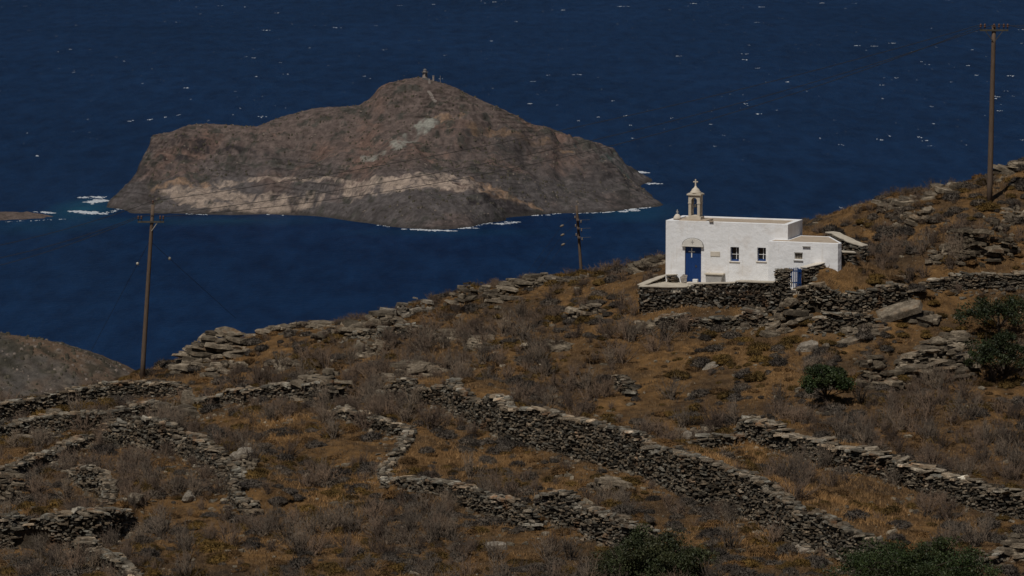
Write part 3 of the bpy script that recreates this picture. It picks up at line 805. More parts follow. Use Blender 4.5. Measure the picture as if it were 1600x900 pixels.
def build_wall(wl, name, label, mat=M_STONE, cap=True, cap_tint=1.35, rubble=1.1, group=None, parts=None, zfix=None, even=False, hole=None, cat='wall', capmul=1.0):
    pts = wl['pts']; hs = wl['hs']; th = wl['thick']; side = wl['side']
    S = Stones(); L = 0; acc = [0]
    for a, b in zip(pts[:-1], pts[1:]): L += math.hypot(b[0]-a[0], b[1]-a[1]); acc.append(L)
    acc = np.array(acc); P_ = np.array(pts)
    def pos(s):
        s = min(max(s, 0), L); x = np.interp(s, acc, P_[:, 0]); y = np.interp(s, acc, P_[:, 1])
        e = .35; x2 = np.interp(min(s + e, L), acc, P_[:, 0]); y2 = np.interp(min(s + e, L), acc, P_[:, 1])
        x1 = np.interp(max(s - e, 0), acc, P_[:, 0]); y1 = np.interp(max(s - e, 0), acc, P_[:, 1])
        dx, dy = x2 - x1, y2 - y1; l = math.hypot(dx, dy) or 1
        return x, y, dx / l, dy / l
    # ground along the foot (outer side)
    ns = max(4, int(L / .4)); ss = np.linspace(0, L, ns); foot = []; 
    for s in ss:
        x, y, tx, ty = pos(s)
        ox, oy = ty * side, -tx * side          # outward = away from fill
        foot.append(gz(x + ox * (th * .5 + .15), y + oy * (th * .5 + .15)))
    foot = np.array(foot); mid = np.array([float(h_base(np.array([pos(s)[0]]), np.array([pos(s)[1]]))[0]) for s in ss])
    hh = np.interp(ss, acc, hs)
    top = (np.array([np.interp(s, acc, zfix) for s in ss]) - (0 if cap else .07) if zfix else mid + hh)
    if not even: top = top + (.24 * fbm(ss / 1.3, ss * 0 + len(pts), 4, 5) - .05) * np.clip(hh, .3, 1)
    if not even and not zfix:
        k_ = .30 if wl['key'] in ('main', 'upper', 'crest', 'gateterrace') else .6
        top = top - hh * k_ * sstep(.12, .5, fbm(ss / 3.0 + len(pts) * 3.7, ss * 0 + 1.5, 3, 15))
    if not zfix:
        e = np.minimum(sstep(-.3, 1.0, ss), 1 - sstep(L - .8, L + .25, ss)); top = foot + (top - foot) * (.35 + .65 * e)
    # core keeps light out
    cv = []; cf = []
    for i, s in enumerate(ss):
        x, y, tx, ty = pos(s); q = th * .5 - .16
        for o, z in ((q, foot[i] - .4), (q, top[i] - .14), (-q, top[i] - .14), (-q, foot[i] - .4)):
            cv.append((x + ty * side * o, y - tx * side * o, z))
    for i in range(ns - 1):
        for k in range(4): cf.append((4*i+k, 4*i+(k+1) % 4, 4*i+4+(k+1) % 4, 4*i+4+k))
    cf += [(0, 1, 2, 3), (4*ns-4, 4*ns-1, 4*ns-2, 4*ns-3)]
    S.add((np.array(cv), cf), (.4, .38, .36))
    zmin, zmax = foot.min() - .1, top.max()
    sides = (1, -1)
    for sd in sides:
        z = zmin
        while z < zmax:
            t = random.uniform(.04, .10)
            s = random.uniform(-.1, .2)
            while s < L:
                ln = random.uniform(.12, .30) if random.random() < .6 else random.uniform(.25, .6)
                zt = np.interp(s, ss, top); zf = np.interp(s, ss, foot)
                if hole and hole[0] < s < hole[1] and z < zf + hole[2] and sd == 1:
                    s += ln * .8; continue
                if zf - .12 < z < zt - t * .3 and (sd == 1 or z > zt - .55):
                    x, y, tx, ty = pos(s + ln / 2)
                    o = sd * (th * .5 - .14) + random.uniform(-.09, .07) + sd * .06 * (1 - (z - zf) / max(zt - zf, .2))
                    lean = random.gauss(0, .16)
                    S.add(slab((x + ty * side * o, y - tx * side * o, z + t / 2 + random.gauss(0, .015)), ln * random.uniform(.85, 1.05), random.uniform(.26, .4), t * random.uniform(.7, 1.05),
                               math.atan2(ty, tx) + random.gauss(0, .12), (random.gauss(0, .06), lean), random.choice((5, 6, 7)), .2), tint())
                s += ln * random.uniform(.88, 1.03)
            z += t * .93
    if cap:
        s = 0
        while s < L:
            ln = random.uniform(.16, .5) if random.random() < .6 else random.uniform(.4, 1.0); x, y, tx, ty = pos(s + ln / 2); zt = np.interp(s + ln / 2, ss, top)
            nrow = 1 if th < .6 else 2
            for r_ in range(nrow):
                if random.random() < .15: continue
                o = (r_ - (nrow - 1) / 2) * th * .5 + random.uniform(-.12, .12)
                b = tint(.5, 1.3); b = tuple(q * cap_tint * 1.15 for q in b)  # capstones paler: lichen, and sun on the tops put into the tint
                S.add(slab((x + ty * side * o, y - tx * side * o, zt + random.uniform(-.06, .09)), ln * 1.05, th / nrow * random.uniform(.95, 1.3) * capmul, random.uniform(.05, .12),
                           math.atan2(ty, tx) + random.gauss(0, .35), (random.gauss(0, .12), random.gauss(0, .13)), random.choice((5, 6, 7)), .28), b)
            s += ln * .82
    for _ in range(int(L * rubble * 3)):            # fallen stones at the foot
        s = random.uniform(0, L); x, y, tx, ty = pos(s); o = th * .5 + abs(random.gauss(0, .55))
        X, Y = x + ty * side * o, y - tx * side * o
        z = gz(X, Y)
        S.add(slab((X, Y, z + .03), random.uniform(.12, .45), random.uniform(.12, .35), random.uniform(.05, .14), random.uniform(0, 6), (random.gauss(0, .3), random.gauss(0, .3)), 6, .25), tint(.7, 1.4))
    o = S.build(name, mat)
    tag(o, label, cat, group)
    return o

WL = {w_['key']: w_ for w_ in WALLS}
G = 'dry stone walls terracing the hillside'
build_wall(WL['main'], 'dry_stone_wall', 'longest and tallest dry stone wall, running diagonally down to the creeping green bush', group=G, capmul=1.2)
build_wall(WL['mainup'], 'dry_stone_wall', 'short curved piece of wall continuing the upper left end of the longest wall', group=G)
build_wall(WL['winding'], 'dry_stone_wall', 'low S-shaped winding wall left of the longest wall', group=G, cap_tint=1.5)
build_wall(WL['short'], 'dry_stone_wall', 'short thick wall, tall at its left end, sloping down towards the round green bush', group=G)
build_wall(WL['upper'], 'dry_stone_wall', 'wall topped with big pale slabs, running down to the right edge above the orange grass', group=G, cap_tint=1.65, capmul=1.5)
build_wall(WL['link'], 'dry_stone_wall', 'low broken wall of loose stones linking the longest wall to the slab-topped wall', group=G)
build_wall(WL['crest'], 'dry_stone_wall', 'wall along the skyline at left, ending at the foot of the leaning pole', group=G, cap_tint=1.4)
build_wall(WL['second'], 'dry_stone_wall', 'wall just below the skyline wall at left, left of the standing stone', group=G)
build_wall(WL['third'], 'dry_stone_wall', 'wide tumbled wall of slabs to the right of the standing stone', group=G, rubble=2.5, cap_tint=1.4, capmul=1.4)
build_wall(WL['diag'], 'dry_stone_wall', 'crumbling wall bending down from below the standing stone to a pale boulder', group=G, rubble=1.5, cap_tint=1.3)
build_wall(WL['field'], 'dry_stone_wall', 'short broken wall among grey shrubs in the lower left field', group=G, rubble=1.2)
build_wall(WL['leftrubble'], 'dry_stone_wall', 'collapsed line of rubble climbing from the left edge of the slope', group=G, rubble=3, cap_tint=1.2)
build_wall(WL['shelter'], 'stone_shelter', 'flat topped dry stone shelter with a dark opening at the lower left edge', cap_tint=1.35, capmul=1.1, hole=(2.6, 4.2, .9), cat='shelter')
build_wall(WL['lowleft'], 'dry_stone_wall', 'low ruined wall leading down from the flat topped shelter to the bottom edge', group=G, rubble=2)
build_wall(WL['stub'], 'dry_stone_wall', 'tiny stub of wall standing alone in scrub below the chapel', group=G, rubble=0, cap_tint=1.5)
build_wall(WL['rightterrace'], 'dry_stone_wall', 'terrace wall at the right edge below the brown pole', group=G, rubble=2, mat=M_STONE)
build_wall(WL['underchapel'], 'dry_stone_wall', 'low collapsed wall just below the chapel terrace', group=G, rubble=2.5, mat=M_STONE)
build_wall(WL['gateterrace'], 'dry_stone_wall', 'broad terrace wall right of the blue gate, below the chapel annex', group=G, hole=(1.1, 1.8, .7))
build_wall(WL['slabwall'], 'dry_stone_wall', 'low stretch of wall left of the big tilted slab', group=G, rubble=1.5)
build_wall(WL['corner'], 'dry_stone_wall', 'rubble wall in the bottom right corner beside the creeping green bush', group=G, rubble=2, cap_tint=1.3)
build_wall(WL['midscatter'], 'dry_stone_wall', 'almost buried line of stones under the skyline left of centre', group=G, rubble=3, cap_tint=1.4)

# chapel terrace wall with lime-washed cap
def fixed_wall(p3, foot_h, thick, **kw):
    return dict(key='x', pts=[(p[0], p[1]) for p in p3], hs=[foot_h] * len(p3), h=foot_h, thick=thick, fill=0, side=1), [p[2] for p in p3]
def strip(mb, p3, width, thk, zoff=0):
    """a flat coping that follows the points"""
    n = len(p3); P3 = [np.array(p) for p in p3]; Lf = []; Rt = []
    for i in range(n):
        d = P3[min(i+1, n-1)][:2] - P3[max(i-1, 0)][:2]; d = d / np.hypot(*d); nn = np.array([-d[1], d[0]])
        Lf.append(P3[i][:2] + nn * width / 2 * random.uniform(.9, 1.1)); Rt.append(P3[i][:2] - nn * width / 2 * random.uniform(.9, 1.1))
    v = []
    for i in range(n):
        z = P3[i][2] + zoff
        v += [(*Lf[i], z), (*Rt[i], z), (*Rt[i], z - thk), (*Lf[i], z - thk)]
    f = []
    for i in range(n - 1):
        for k in range(4): f.append([4*i+k, 4*i+(k+1) % 4, 4*i+4+(k+1) % 4, 4*i+4+k])
    f += [[0, 1, 2, 3], [4*n-4, 4*n-1, 4*n-2, 4*n-3]]
    mb.add(v, f)
def lerp_pts(p3, step=.5, jit=.02):
    out = []
    for a, b in zip(p3[:-1], p3[1:]):
        a = np.array(a); b = np.array(b); k = max(1, int(np.linalg.norm(b - a) / step))
        for i in range(k):
            p = a + (b - a) * i / k
            out.append(p + np.array([random.gauss(0, jit), random.gauss(0, jit), random.gauss(0, jit * .4)]))
    out.append(np.array(p3[-1])); return out
terr = [at(999,447.5,214.4), at(1040,448,214.2), at(1075,448,213.9), at(1076,443,213.9), at(1150,441,212.9), at(1152,438.5,212.9), at(1212,440.5,211.6)]
wl, zf = fixed_wall(terr, 1.6, .5)
o = build_wall(wl, 'terrace_wall', 'dark stone retaining wall with pale coping, carrying the chapel forecourt', mat=M_CHURCHSTONE, zfix=zf, even=True, cap=False, rubble=.6)
m_ = MB()
strip(m_, lerp_pts(terr[:3]), .55, .07, .05); strip(m_, lerp_pts(terr[3:5]), .45, .07, .03); strip(m_, lerp_pts(terr[5:]), .5, .09, .03)
cp = m_.build('coping', M_CAP, o, bevel=.02)
# left return of the parapet
ret = [at(1001,446,214.6), at(1022,437.5,216.0), at(1042,430,217.0), at(1053,430,216.0)]
wl, zf = fixed_wall(ret, .5, .4); zf = [z - .02 for z in zf]
o = build_wall(wl, 'parapet_wall', 'low bent parapet at the left corner of the chapel forecourt', mat=M_ROCK, zfix=zf, even=True, cap=False, rubble=0)
m_ = MB(); strip(m_, lerp_pts(ret), .45, .07, .06); m_.build('coping', M_CAP, o, bevel=.02)
# pillar left of the gate
pp = at(1222, 421, 211.45)
wl = dict(key='p', pts=[(pp[0] - .37, pp[1] + .02), (pp[0] + .37, pp[1] - .02)], hs=[1.1, 1.1], h=1.1, thick=.6, fill=0, side=1)
build_wall(wl, 'gate_pillar', 'square stone pillar on the left of the blue gate', mat=M_ROCK, zfix=[pp[2], pp[2]], even=True, cap_tint=1.1, rubble=0, cat='pillar')
# pier right of the gate that rises with the white kerb of the annex
kerb = [at(1255,418,211.4), at(1275,413,212.2), at(1297,407,212.9)]
wl, zf = fixed_wall(kerb, 1.0, .5)
o = build_wall(wl, 'kerb_wall', 'sloping stone wall with white kerb climbing from the gate along the annex', mat=M_ROCK, zfix=zf, even=True, cap=False, rubble=.5)
m_ = MB(); strip(m_, lerp_pts(kerb), .5, .06, .05); m_.build('coping', M_PLASTER2, o, bevel=.02)
# wall with broad pale coping behind the annex
bw = [at(1293,363,219.6), at(1303,364.5,219.2), at(1312,369,218.4), at(1326,374,217.4), at(1338,381,216.2), at(1352,384.5,215.9)]
wl, zf = fixed_wall(bw, 1.4, .6)
o = build_wall(wl, 'yard_wall', 'dark wall with wide pale stepped coping curving behind the annex', mat=M_CHURCHSTONE, zfix=zf, even=True, cap=False, rubble=0)
m_ = MB(); strip(m_, lerp_pts(bw, .6, .07), .62, .08, .05); m_.build('coping', M_CAP, o, bevel=.02)
bw = [at(1298,393.5,213.4), at(1318,393.5,213.5), at(1336,394.5,213.6)]
wl, zf = fixed_wall(bw, .9, .5)
o = build_wall(wl, 'yard_wall', 'short straight wall with pale coping against the right end of the annex', mat=M_CHURCHSTONE, zfix=zf, even=True, cap=False, rubble=0.3)
m_ = MB(); strip(m_, lerp_pts(bw), .6, .08, .05); m_.build('coping', M_CAP, o, bevel=.02)
# forecourt paving
m_ = MB(); inner = court_poly
m_.prism([(x, y) for x, y in [tuple(at(1003,447,214.3)[:2]), tuple(at(1075,448,213.75)[:2]), tuple(at(1150,441,212.75)[:2]), tuple(at(1212,440,211.5)[:2]), tuple(at(1253,449,211.35)[:2]),
   tuple(ch(8.6, -1.0)[:2]), tuple(ch(8.6, .5)[:2]), tuple(ch(-.15, .5)[:2])]], Z0 - .35, Z0 + .0)
fc = m_.build('forecourt', M_CAP); tag(fc, kind='structure')

# ------------------------------------------------------------------ the chapel (local axes: x along the front, y to the back)
chapel = empty('chapel', tuple(CH_O), -CH_A)
tag(chapel, 'small whitewashed flat roofed chapel with blue door and marble belfry on its terrace', 'chapel')
LU, HV, HW = 7.17, 3.1, 3.50
def body_with_openings(name, poly, h, rim, dep, openings, mat, parent, zlow=-.5):
    """poly: footprint, first edge = front (y const). openings on the front: (x0,x1,z0,z1,depth)"""
    m = MB(); x0, y0 = poly[0]; x1 = poly[1][0]
    xs = sorted(set([x0, x1] + [q for o in openings for q in o[:2]])); zs = sorted(set([zlow, h] + [q for o in openings for q in o[2:4]]))
    def inside(x, z): return next((o for o in openings if o[0] < x < o[1] and o[2] < z < o[3]), None)
    vid = {}
    def V(x, y, z):
        k = (round(x, 4), round(y, 4), round(z, 4))
        if k not in vid: vid[k] = len(m.v); m.v.append((x, y, z)); m.c.append((1, 1, 1))
        return vid[k]
    for a, b in zip(xs[:-1], xs[1:]):
        for c, d in zip(zs[:-1], zs[1:]):
            if not inside((a + b) / 2, (c + d) / 2): m.f.append([V(a, y0, c), V(b, y0, c), V(b, y0, d), V(a, y0, d)])
    for (a, b, c, d, dp) in openings:
        y1 = y0 + dp
        m.f += [[V(a, y0, c), V(a, y0, d), V(a, y1, d), V(a, y1, c)], [V(b, y0, c), V(b, y1, c), V(b, y1, d), V(b, y0, d)],
                [V(a, y0, d), V(b, y0, d), V(b, y1, d), V(a, y1, d)], [V(a, y0, c), V(a, y1, c), V(b, y1, c), V(b, y0, c)],
                [V(a, y1, c), V(a, y1, d), V(b, y1, d), V(b, y1, c)]]
    n = len(poly)
    cx = sum(p[0] for p in poly) / n; cy = sum(p[1] for p in poly) / n
    inn = []
    for i in range(n):                            # inset by the rim width
        p0, p1, p2 = np.array(poly[i-1]), np.array(poly[i]), np.array(poly[(i+1) % n])
        d1 = (p1 - p0) / np.linalg.norm(p1 - p0); d2 = (p2 - p1) / np.linalg.norm(p2 - p1)
        n1 = np.array([-d1[1], d1[0]]); n2 = np.array([-d2[1], d2[0]]); bb = n1 + n2; bb = bb / np.linalg.norm(bb)
        inn.append(p1 + bb * rim / max(.35, float(bb @ n1)))
    for i in range(n):
        a, b = poly[i], poly[(i+1) % n]; ia, ib = inn[i], inn[(i+1) % n]
        if i > 0:
            m.f.append([V(*a, zlow), V(*b, zlow), V(*b, h), V(*a, h)])
        top = [V(*a, h), V(*b, h), V(*ib, h), V(*ia, h)]
        if i == 0:                                # keep the front's split points on the top edge
            mids = [V(x, y0, h) for x in xs]
            top = mids + [V(*ib, h), V(*ia, h)]
        m.f.append(top)
        m.f.append([V(*ia, h), V(*ib, h), V(*ib, h - dep), V(*ia, h - dep)])
    m.f.append([V(*p, h - dep) for p in inn])
    o = m.build(name, mat, parent, bevel=.045)
    return o, inn
# openings
def ux(px, v=0.0):                                # photo column to distance along the front
    r = ray(px, 420); k = r[0] / r[1]
    # solve X = k*Y on line ch(u,v)
    bx, by = CH_O[0] + v * VX, CH_O[1] + v * VY
    return (k * by - bx) / (UX - k * UY)
def zz(px, py, v=0.0):
    u = ux(px, v); p = ch(u, v); return float(at(px, py, p[1])[2] - Z0)
D0, D1 = ux(1070), ux(1095.5)
W1a, W1b, W2a, W2b = ux(1141), ux(1154.5), ux(1183), ux(1196.5)
zd = zz(1083, 384); w1t, w1b = zz(1147, 386), zz(1147, 408.5); w2t, w2b = zz(1190, 387), zz(1190, 408.5)
walls, inn = body_with_openings('walls', [(0,0),(LU,0),(LU-.02,HV),(0.03,HV)], HW, .3, .13,
    [(D0, D1, 0.0, zd, .16), (W1a, W1b, w1b, w1t, .3), (W2a, W2b, w2b, w2t, .3)], M_PLASTER, chapel)
walls.modifiers['bevel'].width = .07
m_ = MB(); m_.prism([tuple(p) for p in inn], HW - .128, HW - .06); roof = m_.build('roof', M_ROOF, chapel)
# raised front step of the roof under the belfry
m_ = MB(); m_.box(.75, 2.35, .1, 1.5, HW - .06, HW + .05); m_.build('belfry_plinth', M_ROOF, chapel, bevel=.03)
# door
m_ = MB(); m_.box(D0 + .01, D1 - .01, .10, .155, 0.02, zd - .012)
door = m_.build('door', M_BLUE, chapel)
m_ = MB(); dc = (D0 + D1) / 2
for k in range(5): m_.box(D0 + .02 + k * (D1-D0-.04)/5, D0 + .005 + (k+1) * (D1-D0-.04)/5, .092, .0985, .05, zd - .05)
m_.build('door_boards', M_BLUE, door)
m_ = MB(); m_.box(dc + .12, dc + .2, .07, .09, .88, .98); m_.box(dc + .13, dc + .15, .04, .09, .9, 1.02); m_.build('handle', M_ARM, door)
m_ = MB(); cx_ = ux(1080); cz = zz(1080, 395); m_.box(cx_ - .028, cx_ + .028, .075, .09, cz - .27, cz + .25); m_.box(cx_ - .19, cx_ + .19, .071, .0895, cz + .03, cz + .085)
m_.build('cross', M_WHITEP, door)
# arched hood
m_ = MB(); ha, hb = ux(1067), ux(1098.5); hc = (ha + hb) / 2; hr = (hb - ha) / 2; z0_ = zd + .03; hh_ = zz(1083, 372.5) - zd - .03
arc = [(hc + hr * math.cos(t), z0_ + hh_ * math.sin(t) ) for t in np.linspace(0, math.pi, 15)]
v = [(x, -.13, z) for x, z in arc] + [(x, .0, z) for x, z in arc]; n = len(arc)
m_.add(v, [list(range(n)), list(range(n, 2*n))[::-1]] + [[i, (i+1) % n, n + (i+1) % n, n + i] for i in range(n)])
m_.box(ha - .04, hb + .04, -.16, 0, zd - .045, zd + .028)
hood = m_.build('arched_hood', M_HOOD, chapel, bevel=.012)
m_ = MB()                                          # faint relief of the lintel: small carved cross
m_.box(hc - .02, hc + .02, -.142, -.131, z0_ + .08, z0_ + .30); m_.box(hc - .08, hc + .08, -.1425, -.1315, z0_ + .18, z0_ + .215)
arcb = [(hc + (hr+.03) * math.cos(t), -.06, z0_ + (hh_+.03) * math.sin(t)) for t in np.linspace(0, math.pi, 17)]
m_.tube(arcb, [.022] * 17, 6)
m_.build('carving', M_ARM if False else M_GREYSTONE, hood)
# step stone and little white block, grey stone by the door
m_ = MB(); m_.box(D0 - .05, D1 + .05, -.3, -.01, -.06, .05); m_.build('doorstep', M_PLASTER2, chapel, bevel=.02)
# window frames
for (a, b, zb_, zt_) in ((W1a, W1b, w1b, w1t), (W2a, W2b, w2b, w2t)):
    m_ = MB(); t = .04
    m_.box(a+.004, a+t, .20, .25, zb_+.004, zt_-.004); m_.box(b-t, b-.004, .20, .25, zb_+.004, zt_-.004)
    m_.box(a+t, b-t, .20, .25, zb_+.004, zb_+.11); m_.box(a+t, b-t, .20, .25, zt_-t, zt_-.004)
    fr = m_.build('window', M_BLUE, chapel)
    m_ = MB(); mc = (a + b) / 2 + .05; m_.box(mc-.018, mc+.018, .202, .248, zb_+.11, zt_-t); m_.box(a+t, mc-.018, .204, .246, (zb_+zt_)/2-.03, (zb_+zt_)/2-.005)
    m_.box(mc+.018, b-t, .204, .246, (zb_+zt_)/2-.03, (zb_+zt_)/2-.005)
    m_.build('glazing_bars', M_WHITEP, fr)
    m_ = MB(); m_.box(a+t, b-t, .255, .265, zb_+.05, zt_-t); m_.build('pane', M_GLASS, fr)
    m_ = MB(); m_.box(a-.06, b+.06, -.05, .1, zb_-.05, zb_-.003); m_.build('window_sill', M_MARBLE, fr, bevel=.01)
# plaque
m_ = MB(); a, b = ux(1110), ux(1125); m_.box(a, b, -.03, -.002, zz(1118, 400.5), zz(1118, 393)); m_.build('plaque', M_PLASTER2, chapel, bevel=.008)
# bench of stone
m_ = MB(); a, b = ux(1101, -.4), ux(1130, -.4); zt_ = .62
m_.box(a, b, -.45, -.01, zt_ - .08, zt_); bench = m_.build('bench_slab', M_MARBLE, chapel, bevel=.015)
m_ = MB(); m_.add([(a+.08,-.38,0),(b-.16,-.38,0),(b-.16,-.012,0),(a+.08,-.012,0),(a+.04,-.38,zt_-.085),(b-.06,-.38,zt_-.085),(b-.06,-.012,zt_-.085),(a+.04,-.012,zt_-.085)],
      [[0,3,2,1],[4,5,6,7],[0,1,5,4],[1,2,6,5],[2,3,7,6],[3,0,4,7]]); m_.build('bench_base', M_GREYSTONE, chapel, bevel=.015)
# roof spouts
m_ = MB(); u_ = ux(1112, .1); m_.box(u_ - .12, u_ + .12, -.1, .02, HW + .003, HW + .06); m_.build('coping_stone', M_ROOF, chapel, bevel=.01)

# belfry
bu = ux(1086, .75); bz = HW + .05
bel = MB(); bel.box(bu-.42, bu+.42, .42, 1.12, bz, bz+.16); bel.box(bu-.33, bu+.33, .5, 1.04, bz+.16, bz+.22)
belf = bel.build('belfry_base', M_MARBLE, chapel, bevel=.012)
ph = .92
for sx_ in (-1, 1):
    for sy_ in (.58, .96):
        m_ = MB(); c_ = bu + sx_ * .26
        m_.box(c_-.075, c_+.075, sy_-.075, sy_+.075, bz+.22, bz+.22+ph*.72); m_.box(c_-.1, c_+.1, sy_-.1, sy_+.1, bz+.22+ph*.72, bz+.22+ph*.72+.06)
        m_.build('belfry_column', M_MARBLE, chapel, bevel=.008)
# arched heads: front/back plates with semicircular opening
m_ = MB(); zA = bz + .22 + ph*.72 + .06; zT = zA + .42
def arch_plate(y0, y1):
    r = .17; ts = np.linspace(0, math.pi, 11)
    inner_ = [(bu + r * math.cos(t), zA + .12 + r * math.sin(t)) for t in ts]
    inner_ = [(bu + r, zA)] + inner_ + [(bu - r, zA)]
    outer_ = [(bu + .34, zA)] + [(bu + .34 * (1 if i < 5 else (-1 if i > 5 else 0)), zA + .12 + (zT - zA - .12) * min(1, i / 2) if i < 5 else (zT if i == 5 else zA + .12 + (zT - zA - .12) * min(1, (10 - i) / 2))) for i in range(11)] + [(bu - .34, zA)]
    n = len(inner_); v = [(x, y0, z) for x, z in inner_] + [(x, y0, z) for x, z in outer_] + [(x, y1, z) for x, z in inner_] + [(x, y1, z) for x, z in outer_]
    f = []
    for i in range(n - 1):
        f += [[i, i+1, n+i+1, n+i], [2*n+i, 3*n+i, 3*n+i+1, 2*n+i+1], [i, 2*n+i, 2*n+i+1, i+1], [n+i, n+i+1, 3*n+i+1, 3*n+i]]
    f += [[0, n, 3*n, 2*n], [n-1, 3*n-1, 4*n-1, 2*n-1]]
    m_.add(v, f)
arch_plate(.5, .64); arch_plate(.9, 1.04)
m_.box(bu-.338, bu-.2, .641, .899, zA, zT-.004); m_.box(bu+.2, bu+.338, .641, .899, zA, zT-.004)
m_.build('belfry_arch', M_MARBLE, chapel)
m_ = MB(); m_.box(bu-.42, bu+.42, .42, 1.12, zT+.002, zT+.085); m_.box(bu-.37, bu+.37, .47, 1.07, zT+.085, zT+.12)
m_.build('belfry_cornice', M_MARBLE, chapel, bevel=.01)
m_ = MB(); m_.lathe(bu, .77, [(.33, zT+.12), (.32, zT+.17), (.25, zT+.24), (.23, zT+.28), (.2, zT+.34), (.11, zT+.41), (.07, zT+.45), (.05, zT+.52)], 14)
m_.build('belfry_dome', M_MARBLE, chapel, smooth=True)
m_ = MB(); zc = zT + .5
m_.box(bu-.035, bu+.035, .74, .80, zc, zc+.40); m_.box(bu-.14, bu-.035, .743, .797, zc+.22, zc+.285); m_.box(bu+.035, bu+.14, .743, .797, zc+.22, zc+.285)
m_.build('cross', M_MARBLE, chapel, bevel=.008)
m_ = MB(); m_.lathe(bu, .77, [(.10, zA-.28), (.085, zA-.24), (.06, zA-.14), (.045, zA-.09), (.01, zA-.06)], 12); m_.tube([(bu, .77, zA-.08), (bu, .77, zA+.1)], [.01, .01], 5)
m_.tube([(bu-.18, .77, zA+.1), (bu+.18, .77, zA+.1)], [.015, .015], 5)
m_.build('bell', M_ARM, chapel, smooth=True)
# small finial on the left corner
fu = ux(1058, .75); m_ = MB()
m_.lathe(fu, .75, [(.25, HW-.02), (.22, HW+.12), (.14, HW+.24), (.10, HW+.28), (.06, HW+.3)], 12); fin = m_.build('finial', M_PLASTER2, chapel, smooth=True)
m_ = MB(); m_.box(fu-.03, fu+.03, .72, .78, HW+.3, HW+.55); m_.box(fu-.07, fu+.07, .722, .778, HW+.40, HW+.45); m_.build('small_cross', M_GREYSTONE, fin)

# annex
AV = -1.0
A0, A1 = ux(1200.5, AV), ux(1309, AV); AH = zz(1205, 376.5, AV)
w0, w1_ = ux(1241.5, AV), ux(1253.5, AV); wt, wb = zz(1247, 395.5, AV), zz(1247, 405.5, AV)
ann, ainn = body_with_openings('annex_walls', [(A0, AV), (A1, AV), (A1 + .12, AV + .35), (A1 - 1.4, AV + 3.5), (LU + .003, AV + 3.5), (LU + .003, -.003), (A0, -.003)], AH, .12, .06,
    [(w0, w1_, wb, wt, .22)], M_PLASTER, chapel)
m_ = MB(); m_.prism([tuple(p) for p in ainn], AH - .058, AH - .012); m_.build('annex_roof', M_ROOF, chapel)
m_ = MB(); m_.box(w0-.02, w1_+.02, AV-.03, AV+.0, wt+.005, wt+.05); m_.box(w0-.05, w1_+.05, AV-.06, AV-.002, wb-.09, wb-.04)
aw = m_.build('annex_window', M_GREYSTONE, chapel)
m_ = MB(); m_.box(w0+.01, w1_-.01, AV+.17, AV+.19, wb+.01, wt-.01); m_.build('pane', M_GLASS, aw)
m_ = MB()
for k in range(5): x = w0 + .03 + k*(w1_-w0-.08)/4; m_.box(x, x+.022, AV+.1, AV+.12, wb+.005, wt-.005)
for k in range(4): z = wb + .03 + k*(wt-wb-.08)/3; m_.box(w0+.01, w1_-.01, AV+.121, AV+.14, z, z+.022)
m_.build('grille', M_MARBLE, aw)
m_ = MB(); a, b = ux(1254, AV), ux(1266, AV); z = zz(1260, 384.5, AV); m_.box(a, b, AV-.10, AV-.002, z-.04, z);
m_.build('rain_spout', M_GREYSTONE, chapel)

# white block and grey stone at the door
p = ch(ux(1087, -.3), -.35, 0); m_ = MB(); m_.box(-.14, .14, -.12, .12, 0, .2); b_ = m_.build('white_block', M_WHITEP, bevel=.02); b_.location = (p[0], p[1], Z0 + .05); b_.rotation_euler[2] = -.3
tag(b_, 'small white block on the doorstep of the chapel', 'block')
p = ch(D0 + .05, -.32, 0); S = Stones(); S.add(slab((0, 0, .17), .42, .5, .12, 0, (1.35, .1), 7), (1.3, 1.3, 1.35))
b_ = S.build('grey_stone', M_PALEROCK); b_.location = (p[0], p[1], Z0 + .05); tag(b_, 'grey stone leaning at the left foot of the blue door', 'stone')

# blue gate, two leaves
def gate_leaf(p, rz, nb, wdt, hgt, label, mat):
    g = empty('wooden_gate', tuple(p), rz)
    tag(g, label, 'gate', 'leaves of the blue gate')
    for z in (.22, .82):
        m_ = MB(); m_.box(0, wdt, -.02, .02, z*hgt, z*hgt+.07); m_.build('rail', mat, g)
    for k in range(nb):
        x = k * (wdt - .05) / (nb - 1); m_ = MB(); hk = hgt * (1.02 + .05 * random.random())
        m_.add([(x,-.045,0),(x+.065,-.045,0),(x+.065,-.022,0),(x,-.022,0),(x,-.045,hk-.06),(x+.065,-.045,hk-.06),(x+.065,-.022,hk-.06),(x,-.022,hk-.06),(x+.032,-.033,hk)],
               [[0,3,2,1],[0,1,5,4],[1,2,6,5],[2,3,7,6],[3,0,4,7],[4,5,8],[5,6,8],[6,7,8],[7,4,8]])
        m_.build('picket', mat, g)
    return g
gp = at(1233, 447.5, 211.25); gp[2] = at(1240, 449, 211.3)[2]
gate_leaf(gp, -.1, 5, .5, 1.08, 'faded blue picket gate leaf beside the stone pillar', M_BLUE_OLD)
gp2 = at(1251, 449, 211.0); gp2[2] = gp[2]
gate_leaf(gp2, 2.0, 5, .45, 1.05, 'bright blue gate leaf seen nearly edge-on, right of the other leaf', M_BLUE)

